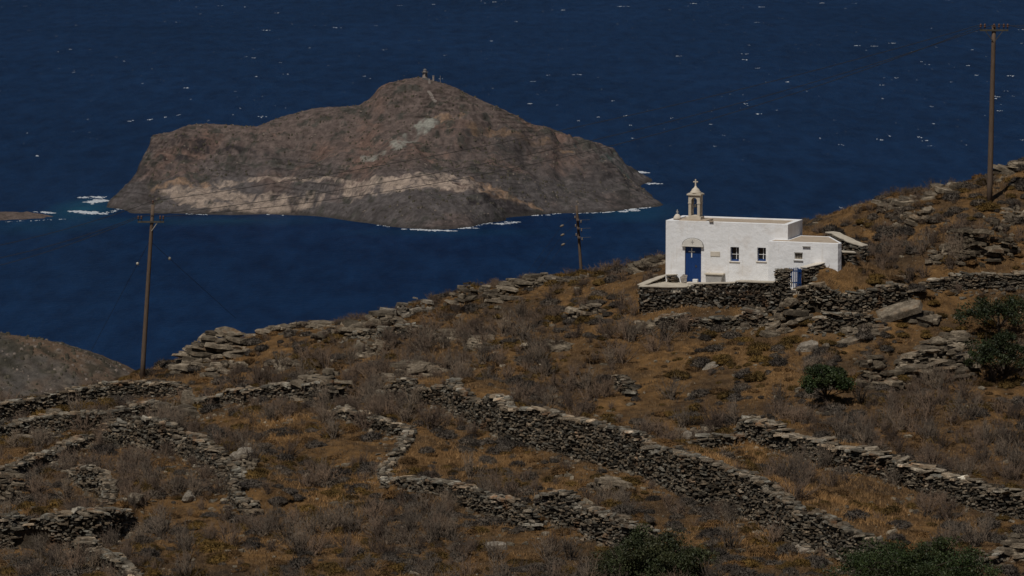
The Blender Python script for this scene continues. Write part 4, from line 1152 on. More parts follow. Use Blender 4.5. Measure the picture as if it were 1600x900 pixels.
# ------------------------------------------------------------------ rocks, slabs and outcrops
def rock_mesh(L, W, H, seed, flat=.5):
    r = np.random.default_rng(seed); bm = bmesh.new(); bmesh.ops.create_icosphere(bm, subdivisions=3, radius=1)
    planes = [(Vector(r.normal(0, 1, 3)).normalized(), r.uniform(.55, .85)) for _ in range(9)]
    for v in bm.verts:
        for nn, d in planes:
            k = v.co.dot(nn)
            if k > d: v.co -= nn * (k - d)
        q = mnoise.noise(v.co * 2.2 + Vector((seed * 3.1, 0, 0)))
        v.co *= 1 + .14 * q
        v.co.x *= L / 2 * 1.15; v.co.y *= W / 2 * 1.15
        zq = v.co.z * H / 2 * 1.15
        st = H * .22
        v.co.z = zq * .5 + .5 * round(zq / st) * st + .03 * q
    vs = np.array([v.co[:] for v in bm.verts]); fs = np.array([[v.index for v in f.verts] for f in bm.faces]); bm.free()
    return vs, [tuple(f) for f in fs]
def put_rock(px, py, L, W, H, label, cat='rock', name='boulder', mat=M_ROCK, rz=None, tilt=(0, 0), tnt=1.0, sink=.25, slabby=False, group=None, seed=None):
    p = hit(px, py); sd = seed or int(px * 7 + py)
    S = Stones(); b = tnt
    if slabby: vf = slab((0, 0, 0), L, W, H, 0, n=8, jag=.18, rng=np.random.default_rng(sd))
    else: vf = rock_mesh(L, W, H, sd)
    v, f = vf; v = v @ np.array(Matrix.Rotation(tilt[0], 3, 'X')).T @ np.array(Matrix.Rotation(tilt[1], 3, 'Y')).T
    S.add((v, f), (b * 1.02, b, b * .97))
    o = S.build(name, mat); o.location = (p[0], p[1], p[2] + H * (.5 - sink)); o.rotation_euler[2] = rz if rz is not None else (sd % 63) / 10
    tag(o, label, cat, group); return o
def outcrop(px, py, wpx, hpx, label, n=14, name='rock_outcrop', cat='rocks', mat=M_ROCK, dip=.1, seed=None, size=(.8, 1.9), thk=(.09, .25), group=None, tn=(.75, 1.3), dx=0):
    """bedded slabs heaped over a footprint; wpx/hpx is its size in the photograph, (px,py) its foot centre"""
    p = hit(px, py); sc = p[1] / FPX; W = wpx * sc; Hh = hpx * sc
    r = random.Random(seed or int(px * 3 + py)); rg = np.random.default_rng(seed or int(px * 3 + py)); S = Stones()
    layers = max(2, int(Hh / ((thk[0] + thk[1]) / 2 * .75)))
    yaw = r.gauss(0, .25)
    for l in range(layers):
        t = l / layers
        wl_ = W * (1 - .45 * t ** 1.3)
        k = max(1, int(n * (1 - .5 * t) / layers * 3.6))
        for i in range(k):
            x = p[0] + (r.uniform(-.5, .5) + dx * t) * wl_ ; y = p[1] + r.uniform(-.3, 1.1) * min(1.6, W * .3) + t * .8
            g = gz(x, y)
            big = r.random() < .3
            L = (r.uniform(*size) if big else r.uniform(size[0] * .25, size[0] * .9)) * min(1, W / 1.8); T = r.uniform(*thk) * (1 if big else .6)
            prof = 1 - .6 * abs((x - p[0]) / (W * .6 + .01)) ** 2 + .35 * (float(vnoise(x * 1.1, y * 1.1, 4)) - .5)
            z = g + Hh * t * prof + T * .2
            b = r.uniform(tn[0] * .6, tn[1] * 1.1)
            rz_ = yaw + r.gauss(0, .4)
            if r.random() < .13:
                v, f = rock_mesh(L * .8, L * .6, T * 2.2, r.randint(0, 9999)); c_, s_ = math.cos(rz_), math.sin(rz_)
                v = np.stack([v[:, 0] * c_ - v[:, 1] * s_ + x, v[:, 0] * s_ + v[:, 1] * c_ + y, v[:, 2] + z], 1); S.add((v, f), (b * 1.03, b, b * .95))
            else:
                S.add(slab((x, y, z), L, L * r.uniform(.45, .85), T, rz_, (r.gauss(.06, .13), dip + r.gauss(0, .13)), r.choice((5, 6, 7)), .28, .12, rg), (b * 1.03, b, b * .95))
    o = S.build(name, mat); tag(o, label, cat, group); return o

GO = 'bedded rock outcrops on the hillside'
outcrop(335,560,110,27,'largest outcrop on the skyline, jutting to the left right of the leaning pole',50,group=GO,size=(.8,1.9),thk=(.1,.22),dx=-.1,tn=(.8,1.4))
outcrop(290,584,60,14,'pale flat rocks just right of the foot of the leaning pole',10,group=GO)
outcrop(450,518,130,12,'long low outcrop along the skyline right of the jutting one',20,group=GO,tn=(.9,1.4))
outcrop(530,528,80,14,'flat rocks under the skyline at the right end of the long low outcrop',12,group=GO)
outcrop(590,514,80,20,'humped outcrop on the skyline left of the pale stones',16,group=GO)
outcrop(640,497,90,24,'heap of pale stones on the skyline right of the humped outcrop',24,group=GO,size=(.4,1.1),mat=M_PALEROCK,tn=(.7,1.1))
outcrop(730,474,80,22,'stepped pale outcrop on the skyline halfway to the chapel',18,group=GO,size=(.5,1.3))
outcrop(820,450,100,14,'low band of rocks on the skyline left of the small pole',18,group=GO)
outcrop(785,470,40,14,'small dark block of rock in scrub under the skyline',8,group=GO)
outcrop(900,440,60,8,'rocks at the foot of the small pole',8,group=GO)
outcrop(1015,420,52,16,'rocks behind the left corner of the chapel',12,group=GO)
outcrop(1010,455,20,10,'few stones left of the chapel forecourt',5,group=GO,size=(.3,.7))
outcrop(1230,520,60,34,'stepped heap of slabs left of the dark hole under the gate terrace',20,group=GO,size=(.7,1.5),dip=-.12)
outcrop(1372,606,72,46,'ruined stone heap with a dark gap right of the lone tree',34,group=GO,size=(.6,1.4),mat=M_STONE)
outcrop(1470,592,100,50,'high stack of slabs right of the ruined heap',48,group=GO,size=(.7,1.9),dip=-.12,mat=M_ROCK)
outcrop(1395,328,60,9,'rocks on the right skyline nearest the chapel',12,group=GO)
outcrop(1465,306,90,9,'rocks on the skyline left of the brown pole',14,group=GO)
outcrop(1585,270,60,12,'rocks on the skyline right of the brown pole',14,group=GO)
outcrop(1545,408,110,40,'grey crag on the slope below the brown pole',44,group=GO,mat=M_STONE,size=(.5,1.3),tn=(.7,1.2))
outcrop(1515,398,50,22,'small crag left of the grey crag under the brown pole',12,group=GO,mat=M_STONE)
outcrop(10,790,60,50,'heap of slabs at the left edge above the shelter',26,group=GO,size=(.5,1.2))
outcrop(500,612,70,34,'pile of slabs at the right end of the wide tumbled wall',26,group=GO,size=(.6,1.5),tn=(.8,1.3))
outcrop(650,590,80,20,'broken slabs above the curved start of the longest wall',18,group=GO)
outcrop(690,535,90,10,'thin band of stones in scrub below the skyline',12,group=GO)
outcrop(860,548,60,10,'flat stones in scrub at the middle of the slope',8,group=GO)
outcrop(915,500,60,22,'rounded rocks in scrub left below the chapel',12,group=GO,size=(.6,1.2))
outcrop(950,770,70,16,'pale flat rocks behind the short thick wall',8,group=GO,tn=(.9,1.3))
outcrop(380,742,44,28,'rocks round the pale boulder at the bend of the crumbling wall',14,group=GO,size=(.5,1.2))
outcrop(265,660,90,22,'jumbled slabs under the standing stone',20,group=GO,size=(.5,1.3))
outcrop(1440,506,50,14,'low rocks right of the big tilted slab',8,group=GO)
outcrop(1590,878,50,38,'tall pale rocks in the bottom right corner',44,group=GO,size=(.7,1.4))

for px_, py_, w_, h_, lb_ in ((1010,520,40,10,'small ledge of rock in scrub left of the collapsed wall'),(580,556,60,10,'low stones in scrub under the humped outcrop'),
      (750,545,50,10,'low ledge in scrub between the humped outcrop and the tiny wall stub'),(1180,512,40,14,'small heap of stones left of the stepped heap'),(1480,410,60,14,'low dark ledge above the terrace wall at right'),
      (1350,522,60,10,'thin ledge below the big tilted slab'),(1500,545,50,14,'flat rocks above the high slab stack'),(1420,585,40,16,'rocks between the ruined heap and the high slab stack'),(1430,350,60,12,'half-buried rocks on the slope left of the brown pole'),(1590,350,40,16,'dark ledge at the right edge under the brown pole'),
      (60,690,60,14,'slabs lying under the second wall at left'),(180,610,50,10,'stones heaped on the skyline wall at left'),(440,580,60,12,'stones in scrub above the wide tumbled wall'),(350,585,60,12,'flat rocks below the jutting outcrop'),(1100,683,50,14,'stones heaped on the low linking wall')):
    outcrop(px_, py_, w_, h_, lb_, 22, group=GO, size=(.4, 1.2), thk=(.08, .22), tn=(.8, 1.5))
GS = 'single stones lying on the slope'
put_rock(1405,498,2.7,1.6,.32,'big flat grey slab tilted on the slope below the gate terrace','slab','rock_slab',slabby=True,rz=.1,tilt=(.28,-.32),sink=-.9,group=GS,tnt=1.15)
put_rock(1330,535,2.0,.7,.2,'long narrow slab lying diagonally below the big tilted slab','slab','rock_slab',slabby=True,rz=.5,tilt=(.2,-.2),group=GS)
put_rock(1262,548,1.4,.8,.6,'pale triangular boulder below the heap of slabs',mat=M_PALEROCK,rz=.3,tilt=(.2,-.3),group=GS)
put_rock(1109,575,1.5,.6,.3,'pale elongated boulder alone in scrub below the chapel',mat=M_PALEROCK,rz=.4,tilt=(.1,-.35),group=GS)
put_rock(295,636,.75,.4,1.15,'grey standing stone at the end of the second wall','stone','standing_stone',rz=.1,sink=.1,group=GS,tnt=1.3,seed=3)
put_rock(85,655,1.2,.8,.8,'rounded boulder on the wall below the skyline at left',rz=.3,group=GS)
put_rock(380,722,1.2,.9,.8,'pale boulder at the bend of the crumbling wall',mat=M_PALEROCK,rz=.3,group=GS,sink=.1)
put_rock(1252,862,1.5,.8,.16,'pale flat slab below the longest wall near the bottom edge','slab','rock_slab',slabby=True,rz=.3,tilt=(.25,-.2),sink=-.2,group=GS,mat=M_PALEROCK)
put_rock(775,858,1.15,.6,.25,'flat pale stone in scrub near the bottom edge left of the round bush','slab','rock_slab',slabby=True,rz=.1,tilt=(.15,-.08),sink=0,group=GS,mat=M_PALEROCK)
put_rock(960,762,1.2,.9,.35,'pale boulder behind the short thick wall',mat=M_PALEROCK,group=GS)
put_rock(1075,686,.7,.5,.5,'light grey block at the start of the low linking wall',mat=M_PALEROCK,group=GS)
put_rock(1380,600,.8,.6,.5,'smooth tan boulder in front of the ruined heap',group=GS)
put_rock(140,600,.35,.3,.3,'small white stone on the skyline wall left of the leaning pole',mat=M_PALEROCK,group=GS,tnt=1.5)
put_rock(295,782,.9,.6,.55,'pale boulder in the lower left field among grey shrubs',mat=M_PALEROCK,group=GS)
put_rock(215,786,1.2,.7,.6,'grey boulder right of the broken wall in the lower left field',group=GS)
put_rock(1290,545,.5,.3,.4,'small upright stone near the pale triangular boulder',group=GS)

# small scattered stones: nobody could count them
S = Stones()
for _ in range(5200):
    px, py = RNG.uniform(-20, 1620), RNG.uniform(440, 900)
    y = RNG.uniform(160, 232); x = (px - 800) / FPX * y
    g = gz(x, y); s_ = .06 + .34 * RNG.random() ** 4
    if vnoise(np.array([x / 4]), np.array([y / 4]), 66)[0] < RNG.uniform(.2, .8): continue
    b = RNG.uniform(.8, 1.7)
    S.add(slab((x, y, g + .02), s_ * 1.5, s_, s_ * .45, RNG.uniform(0, 6), (RNG.normal(0, .2), RNG.normal(0, .2)), 5, .25), (b, b, b * .95))
o = S.build('scattered_stones', M_ROCK); tag(o, kind='stuff')

# ------------------------------------------------------------------ poles and lines
def pole_thing(label, base, top, r0, r1):
    g = empty('utility_pole', tuple(base)); tag(g, label, 'pole', 'wooden power poles')
    m_ = MB(); t = np.array(top) - np.array(base)
    k = 9; pts = [tuple(t * i / k) for i in range(k + 1)]; pts[0] = tuple(np.array(pts[0]) - np.array([0, 0, .5]))
    m_.tube(pts, [r0 + (r1 - r0) * i / k for i in range(k + 1)], 10); m_.build('shaft', M_WOOD, g, smooth=True)
    return g, t
def insulator(g, x, y, z, mat=M_INSUL, s=1.0):
    m_ = MB(); m_.lathe(x, y, [(.018, z), (.018, z+.1*s), (.055*s, z+.1*s), (.06*s, z+.15*s), (.035*s, z+.17*s), (.055*s, z+.2*s), (.05*s, z+.26*s), (.02*s, z+.29*s)], 8)
    m_.build('insulator', mat, g, smooth=True); return (x, y, z + .24 * s)
# right pole
bR = hit(1546, 316); tR = at(1553, 40, bR[1] - .1)
gR, t = pole_thing('tall brown wooden pole with crossarm on the right slope', bR, tR, .17, .12)
ca = t * .985
m_ = MB(); m_.box(ca[0]-.82, ca[0]+.82, ca[1]-.17, ca[1]-.09, ca[2]-.16, ca[2]-.06); m_.build('crossarm', M_ARM, gR)
m_ = MB(); m_.tube([(ca[0]-.5, ca[1]-.15, ca[2]-.16), (ca[0]-.05, ca[1]-.14, ca[2]-.75)], [.02, .02], 5); m_.tube([(ca[0]+.5, ca[1]-.15, ca[2]-.16), (ca[0]+.05, ca[1]-.14, ca[2]-.75)], [.02, .02], 5); m_.build('brace', M_ARM, gR)
insR = [insulator(gR, ca[0] + dx, ca[1] - .13, ca[2] - .06, s=1.15) for dx in (-.78, -.54, .0, .28, .56, .78)]
# left pole
bL = hit(222, 592); tL = at(239, 320, bL[1])
gL, t = pole_thing('leaning grey-brown pole with T-shaped crossarm and stay wires at left', bL, tL, .15, .10)
ca = t * (1 - 26/272)
m_ = MB(); m_.box(ca[0]-.82, ca[0]+.72, ca[1]-.16, ca[1]-.08, ca[2]-.06, ca[2]+.04); m_.build('crossarm', M_ARM, gL)
m_ = MB(); m_.tube([(ca[0]+.33, ca[1]-.12, ca[2]-.05), (ca[0]-.02, ca[1]-.12, ca[2]-.55)], [.02, .02], 5); m_.build('brace', M_INSULW, gL)
insL = [insulator(gL, ca[0] + dx, ca[1] - .12, ca[2] + .04, s=1.1) for dx in (-.78, -.6, .5, .68)]
insL.append(insulator(gL, t[0], t[1], t[2] - .02))
# small pole behind the crest
bM = np.array(at(909, 430, 232.0)); tM = at(901, 321, 232.0); bM[2] = float(h_ground(np.array([bM[0]]), np.array([bM[1]]))[0])
gM, t = pole_thing('shorter pole with stubby arms seen end-on behind the crest left of the chapel', bM, tM, .10, .075)
insM = []
for q, sd in ((.20, 1), (.32, 1), (.45, 1)):
    z = t[2] - (tM[2] - at(901, 321 + 109 * q, 232)[2]); xx = t[0] * z / t[2]
    m_ = MB(); m_.box(xx-.09, xx+.09, -.5, .5, z-.045, z+.045); m_.build('arm', M_WOOD, gM)
    insM.append(insulator(gM, xx - .16, -.3, z + .02, M_INSULD, .8)); insM.append(insulator(gM, xx + .2, -.3, z - .25, M_INSULD, .8))
    m_ = MB(); m_.tube([(xx+.08, -.25, z-.02), (xx+.75, -.3, z+.01)], [.012, .01], 5); m_.build('line_tie', M_ARM, gM)
def W_(g, p): return np.array(g.location) + np.array(p)
def cable(a, b, sag, label, group, r=.012, n=40, name='power_cable', cat='cable', extra=None):
    a = np.array(a, float); b = np.array(b, float); m_ = MB(); pts = []
    for i in range(n + 1):
        t_ = i / n; p = a + (b - a) * t_; p[2] -= sag * 4 * t_ * (1 - t_); pts.append(p)
    m_.tube([p - a for p in pts], [r] * (n + 1), 5)
    o = m_.build(name, M_WIRE); o.location = tuple(a); tag(o, label, cat, group); return o
GC = 'power lines strung between the poles'
lab = ['highest of the three wires crossing in front of the island', 'middle one of the three wires crossing in front of the island', 'lowest of the three wires crossing in front of the island']
for (i, j, sg, lb) in ((0, 4, .95, lab[0]), (2, 0, 1.5, lab[1]), (1, 3, 2.0, lab[2])):
    cable(W_(gR, insR[i]), W_(gL, insL[j]), sg, lb, GC, r=.016)
lab = ['highest of the three wires leaving the frame left of the leaning pole', 'middle one of the three wires leaving the frame left of the leaning pole', 'lowest of the three wires leaving the frame left of the leaning pole']
for (j, ye, lb) in ((4, 372, lab[0]), (0, 392, lab[1]), (1, 404, lab[2])):
    a = W_(gL, insL[j]); cable(a, a + (at(-10, ye, a[1]) - a) * 1.9 + np.array([0, 0, .4]), .7, lb, GC, r=.016)
for (j, ye, lb) in ((3, 33, 'upper wire leaving the frame right of the brown pole'), (5, 37, 'lower wire leaving the frame right of the brown pole')):
    a = W_(gR, insR[j]); cable(a, a + (at(1600, ye, a[1]) - a) * 3.0, .3, lb, GC, r=.016)
# stays of the left pole
def stay(p_hi, p_ins, p_lo, label):
    g = empty('stay_wire', tuple(p_hi)); tag(g, label, 'wire', 'stay wires of the leaning pole')
    m_ = MB(); m_.tube([(0, 0, 0), tuple(p_ins - p_hi), tuple(p_lo - p_hi)], [.012, .012, .010], 5); m_.build('wire', M_WIRE, g)
    q = p_ins - p_hi; m_ = MB(); m_.lathe(q[0], q[1], [(.02, q[2]-.09), (.075, q[2]-.07), (.09, q[2]), (.075, q[2]+.07), (.02, q[2]+.09)], 8); m_.build('egg_insulator', M_INSULW, g, smooth=True)
p1 = at(234, 376, bL[1]); 
stay(p1, at(265, 404, bL[1] + 2), at(368, 497, bL[1] + 9), 'stay wire running down to the right of the leaning pole')
stay(p1, at(215, 412, bL[1] + 2), at(133, 566, bL[1] + 10), 'stay wire running down to the left of the leaning pole')
lab = ['upper', 'middle', 'lower']
for k, (yy, xx) in enumerate(((353, 878), (367, 879), (382, 880))):
    a = W_(gM, insM[2*k]); q = at(xx, yy, a[1] + .2); g = empty('dead_end_wire', tuple(a)); tag(g, lab[k] + ' one of the thin wires with a pale insulator ending at the short pole', 'wire', 'wires ending at the short pole')
    m_ = MB(); e_ = q + (q - a) * 6 - np.array([0, 0, 3.0]); m_.tube([(0, 0, 0), tuple(q - a), tuple(e_ - a)], [.006, .006, .006], 4); m_.build('wire', M_WIRE, g)
    m_ = MB(); d = q - a; m_.tube([tuple(d - np.array([.12, 0, .05])), tuple(d - np.array([.04, 0, .02])), tuple(d + np.array([.04, 0, .02])), tuple(d + np.array([.12, 0, .05]))], [.03, .07, .07, .03], 7); m_.build('insulator', M_INSULD, g, smooth=True)

# ------------------------------------------------------------------ lighthouse on the islet
M_LH = simple_mat('lighthouse_stone', (0.24, 0.205, 0.18), (0.36, 0.31, 0.27), .6, bmp=.4)
M_LH2 = simple_mat('lighthouse_dark_metal', (0.1, 0.1, 0.1), (0.16, 0.155, 0.15), .6, rough=.5)
def isl_z(x, y): return float(h_island(np.array([x]), np.array([y]))[0])
lp = at(664, 121, 3821); lz = isl_z(lp[0], lp[1])
lh = empty('lighthouse', (lp[0], lp[1], lz - .5)); tag(lh, 'small stone lighthouse on the summit of the islet', 'lighthouse')
m_ = MB(); m_.tube([(0,0,-1),(0,0,2.5),(0,0,7.2)], [2.7, 2.6, 2.35], 8); m_.build('tower', M_LH, lh)
m_ = MB(); m_.box(-3.1, 3.1, -3.1, 3.1, 6.9, 7.4)
for k in range(8):
    t_ = k * math.pi / 4; m_.tube([(2.9*math.cos(t_), 2.9*math.sin(t_), 7.4), (2.9*math.cos(t_), 2.9*math.sin(t_), 8.5)], [.12, .12], 5)
m_.build('gallery', M_LH2, lh)
m_ = MB(); m_.lathe(0, 0, [(1.7, 7.4), (1.7, 9.2)], 10); m_.build('lantern', M_LH, lh)
m_ = MB(); m_.lathe(0, 0, [(1.95, 9.2), (1.8, 9.6), (1.0, 10.3), (.2, 10.6), (.12, 11.3)], 10); m_.build('roof', M_LH2, lh)
m_ = MB(); m_.box(.3, 1.5, -2.75, -2.35, 3.6, 5.6); m_.build('window', M_GLASS, lh)
m_ = MB(); m_.box(-2.4, 3.6, -4.4, -2.3, -1.5, 1.6); m_.build('basement', M_ROCK if False else M_LH2, lh)
hp = at(677, 127, 3821); hz_ = isl_z(hp[0], hp[1]); m_ = MB(); m_.box(-.9, .9, -1.2, 1.2, -1.5, 4.6); m_.box(-1.1, 1.1, -1.4, 1.4, 4.6, 4.9)
o = m_.build('stone_hut', M_LH); o.location = (hp[0], hp[1], hz_); tag(o, 'narrow pale hut right of the lighthouse on the summit', 'hut')
hp = at(671, 127, 3812); hz_ = isl_z(hp[0], hp[1]); m_ = MB(); m_.box(-1.2, 1.2, -1.5, 1.5, -1.5, 1.6); m_.box(-.9, .5, -1, 1, 1.6, 3.6)
o = m_.build('stone_hut', M_LH); o.location = (hp[0], hp[1], hz_); tag(o, 'low stone hut between the lighthouse and the narrow pale hut', 'hut')
hp = at(688, 131, 3822); hz_ = isl_z(hp[0], hp[1]); m_ = MB(); m_.tube([(0,0,-2),(0,0,7)], [.28, .18], 6)
o = m_.build('mast', M_LH); o.location = (hp[0], hp[1], hz_); tag(o, 'thin mast right of the lighthouse on the islet summit', 'mast')
m_ = MB(); r_ = random.Random(5)
a = at(670, 128, 3800); b = at(680, 136, 3785)
for k in range(8):
    q = a + (b - a) * k / 7; z = isl_z(q[0], q[1]); m_.box(q[0]-1.6, q[0]+1.6, q[1]-1.4, q[1]+1.4, z-1, z+.7)
o = m_.build('stone_stairs', M_LH); tag(o, 'pale steps leading down from the lighthouse', 'stairs')

# ------------------------------------------------------------------ vegetation
def twig_mesh(name, n_stem, n_twig, h, spread, mat, seed, thick=1.0):
    r = np.random.default_rng(seed); V = []; F = []; base = 0
    def stick(a, b, w):
        nonlocal base
        d = b - a; d = d / (np.linalg.norm(d) + 1e-9); u = np.cross(d, [0.3, 0.2, 1.0]); u /= np.linalg.norm(u) + 1e-9; v = np.cross(d, u)
        for k in range(3):
            t = 2.094 * k; V.append(a + (u * math.cos(t) + v * math.sin(t)) * w)
        V.append(b); F.extend([(base, base+1, base+3), (base+1, base+2, base+3), (base+2, base, base+3)]); base += 4
    for _ in range(n_stem):
        az = r.uniform(0, 6.283); el = abs(r.normal(0, spread)); L = h * r.uniform(.6, 1.05) * (1 - .25 * min(el, 1.2))
        d = np.array([math.sin(el) * math.cos(az), math.sin(el) * math.sin(az), math.cos(el)])
        a = np.array([r.normal(0, .07), r.normal(0, .07), -.05]); bend = r.normal(0, .16, 3)
        mid = a + d * L * .5 + bend * L * .4; end = mid + (d + bend * .6 + np.array([0, 0, .2])) * L * .5
        stick(a, mid + (mid - a) * .25, .016 * thick * h); stick(mid - (end - mid) * .05, end, .010 * thick * h)
        for _k in range(n_twig):
            t = r.uniform(.3, 1); p = a + (mid - a) * min(1, t * 2) if t < .5 else mid + (end - mid) * (t * 2 - 1)
            dd = d + r.normal(0, .55, 3) + np.array([0, 0, .15]); dd /= np.linalg.norm(dd)
            stick(p, p + dd * h * r.uniform(.13, .34), .0062 * thick * h)
    me = mesh_from(name, np.array(V), np.array(F), mat)
    return me
def cushion_mesh(name, mat, seed, spikes=700):
    r = np.random.default_rng(seed); nu, nv = 22, 8; V = []; F = []
    for j in range(nv):
        ph_ = (j / (nv - 1)) * math.pi / 2
        for i in range(nu):
            th_ = 2 * math.pi * i / nu
            x, y, z = math.cos(ph_) * math.cos(th_), math.cos(ph_) * math.sin(th_), math.sin(ph_)
            q = 1 + .22 * mnoise.noise(Vector((x * 2 + seed, y * 2, z * 2))) + .12 * mnoise.noise(Vector((x * 6 + seed, y * 6, z * 6))) + r.uniform(-.04, .04)
            V.append((x * q * .5, y * q * .5, z * q * .36 - .05))
    for j in range(nv - 1):
        for i in range(nu): F += [(j*nu+i, j*nu+(i+1) % nu, (j+1)*nu+(i+1) % nu), (j*nu+i, (j+1)*nu+(i+1) % nu, (j+1)*nu+i)]
    base = len(V)
    for _ in range(spikes):
        th_ = r.uniform(0, 6.283); zc_ = r.uniform(.0, 1); rr = math.sqrt(1 - zc_ * zc_)
        n_ = np.array([rr * math.cos(th_), rr * math.sin(th_), zc_]); q = 1 + .22 * mnoise.noise(Vector((n_[0]*2+seed, n_[1]*2, n_[2]*2)))
        p = n_ * np.array([.5, .5, .36]) * q * .95 - np.array([0, 0, .05]); d = n_ + r.normal(0, .45, 3)
        t = np.cross(d, r.normal(0, 1, 3)); t /= np.linalg.norm(t); e_ = p + d * r.uniform(.05, .17)
        V += [tuple(p - t * .022), tuple(p + t * .022), tuple(e_)]; F.append((base, base+1, base+2)); base += 3
    return mesh_from(name, np.array(V, float), np.array(F), mat)

def blobs(pix, s):
    out = []
    for px, py, wx, wy, a in pix: out.append((px, py, wx, wy, a))
    return out
DENSE = [(800,500,240,45,1.4),(940,560,120,60,.8),(470,640,130,50,1.0),(280,720,110,60,.9),(880,610,90,45,.9),(1050,620,180,55,1.1),(1480,680,180,60,1.1),(1220,610,90,60,.8),
         (1440,380,120,70,.8),(680,650,120,50,.8),(950,725,90,40,1.0),(1290,730,60,30,.7),(600,700,40,60,.8),(130,740,80,40,.8),(400,840,250,70,.5),(1160,800,120,80,.5),(1500,780,110,50,.5),(1270,380,60,25,1.2),(1450,480,130,50,.8),(150,860,120,40,.9),(640,780,160,60,.5),(1000,430,60,20,1.2),(430,540,120,25,.8)]
ORANGE = [(1180,715,150,35,1),(1350,780,130,45,1),(430,680,60,40,.9),(600,740,50,40,.5),(1340,430,60,25,.9),(720,700,70,30,.7),(980,670,20,10,.3),(230,720,30,20,.3),(520,790,70,60,.6),(1200,870,60,40,.8)]
def proj(x, y, z):
    Yc = y * CP - (z - CAMZ) * SP; Zc = y * SP + (z - CAMZ) * CP
    return 800 + FPX * x / Yc, 450 - FPX * Zc / Yc
def field(lst, px, py):
    s = 0
    for a, b, wx, wy, k in lst: s = s + k * np.exp(-((px - a) / wx) ** 2 - ((py - b) / wy) ** 2)
    return s
def wall_clear(x, y, d0=.75):
    for wl in WALLS:
        d, s, par, L = seg_dist(x, y, wl['pts'])
        if float(d) < d0 * (wl['thick'] + .5): return False
    return True
church_zone = [tuple(at(990, 470, 212.9)[:2]), tuple(at(1240, 470, 209.5)[:2]), tuple(at(1262, 450, 209.5)[:2]), tuple(at(1330, 400, 212)[:2]), tuple(at(1330, 360, 220)[:2]), tuple(ch(-1.5, 4.5)[:2])]
def scatter(n, base_d, w_dense, w_orange, seed, mind=.0, clump=4.0):
    r = np.random.default_rng(seed); out = []; tries = 0; cells = {}
    while len(out) < n and tries < n * 40:
        tries += 1
        y = 160 + 75 * r.random(); x = r.uniform(-.145, .145) * y
        if abs(x) > 34: continue
        z = gz(x, y); px, py = proj(x, y, z)
        if py > 930 or px < -40 or px > 1640: continue
        d = base_d + w_dense * float(field(DENSE, px, py)) + w_orange * float(field(ORANGE, px, py)) + .3 * float(fbm(np.array([x / 6]), np.array([y / 6]), 3, seed)[0])
        d = d * float(np.clip(2.6 * vnoise(np.array([x / clump]), np.array([y / clump]), seed + 5)[0] - .45, .04, 1.6))
        if r.random() > d: continue
        if in_poly(np.array([x]), np.array([y]), church_zone)[0]: continue
        if wall_gap(x, y) < .14: continue
        k = (int(x / max(mind, .01)), int(y / max(mind, .01)))
        if mind and k in cells: continue
        cells[k] = 1; out.append((x, y, z, px, py))
    return out
LAND = [('the longest wall', [(722,625),(785,660),(938,705),(1029,730),(1159,775),(1290,835),(1389,865)]), ('the S-shaped wall', [(530,640),(598,665),(635,680),(605,730),(670,755),(742,770),(836,805)]),
  ('the short thick wall', [(850,790),(942,815),(1030,830)]), ('the slab-topped wall', [(1160,670),(1250,695),(1360,725),(1480,760),(1600,790)]), ('the low linking wall', [(1062,698),(1178,675)]),
  ('the skyline wall at left', [(0,645),(110,625),(292,605)]), ('the second wall at left', [(0,670),(130,655),(262,635)]), ('the wide tumbled wall', [(300,630),(420,615),(530,610)]),
  ('the crumbling bent wall', [(168,680),(245,680),(320,715),(375,750),(396,790)]), ('the broken wall at lower left', [(112,740),(172,770)]), ('the rubble line at left', [(0,745),(140,685)]),
  ('the flat topped shelter', [(0,825),(170,825)]), ('the wall under the shelter', [(130,850),(215,896)]), ('the tiny wall stub', [(970,585),(988,602)]), ('the terrace wall at right', [(1440,445),(1600,440)]),
  ('the collapsed wall under the chapel', [(1008,508),(1205,498)]), ('the wall right of the gate', [(1236,470),(1425,470)]), ('the jutting skyline outcrop', [(280,550),(360,545)]), ('the long skyline outcrop', [(390,515),(540,522)]),
  ('the humped skyline outcrop', [(560,515),(620,505)]), ('the pale skyline stones', [(640,497),(770,465)]), ('the small skyline pole', [(900,440)]), ('the chapel', [(1000,460),(1040,420)]), ('the round bush', [(930,880),(1120,880)]),
  ('the creeping bush', [(1310,880),(1540,870)]), ('the lone green tree', [(1290,615)]), ('the big tilted slab', [(1405,490)]), ('the ruined stone heap', [(1372,590)]), ('the high slab stack', [(1470,575)]), ('the dark trees at right', [(1560,520),(1560,580)]),
  ('the brown pole', [(1546,300)]), ('the grey crag', [(1545,390)]), ('the yard wall', [(1340,385)]), ('the pale elongated boulder', [(1109,575)]), ('the pale triangular boulder', [(1262,545)]), ('the rocks behind the short wall', [(950,768)]),
  ('the curved wall start', [(600,605),(712,600)]), ('the flat stone near the bottom', [(775,860)]), ('the field boulders at left', [(215,790),(295,785)]), ('the flat stones mid-slope', [(860,548)]), ('the rounded rocks', [(915,495)])]
def where(px, py):
    best = None
    for nm, pl in LAND:
        cands = []
        if len(pl) == 1: cands = [pl[0]]
        else:
            for (x0, y0), (x1, y1) in zip(pl[:-1], pl[1:]):
                t = min(max(((px-x0)*(x1-x0)+(py-y0)*(y1-y0))/((x1-x0)**2+(y1-y0)**2), 0), 1); cands.append((x0+t*(x1-x0), y0+t*(y1-y0)))
        for c in cands:
            d = math.hypot(px - c[0], (py - c[1]) * 1.3)
            if best is None or d < best[0]: best = (d, nm, c)
    d, nm, c = best; dx, dy = px - c[0], py - c[1]
    if abs(dx) > 1.2 * abs(dy): rel = 'left of' if dx < 0 else 'right of'
    else: rel = 'above' if dy < 0 else 'below'
    return ('just ' if d < 35 else '') + rel + ' ' + nm
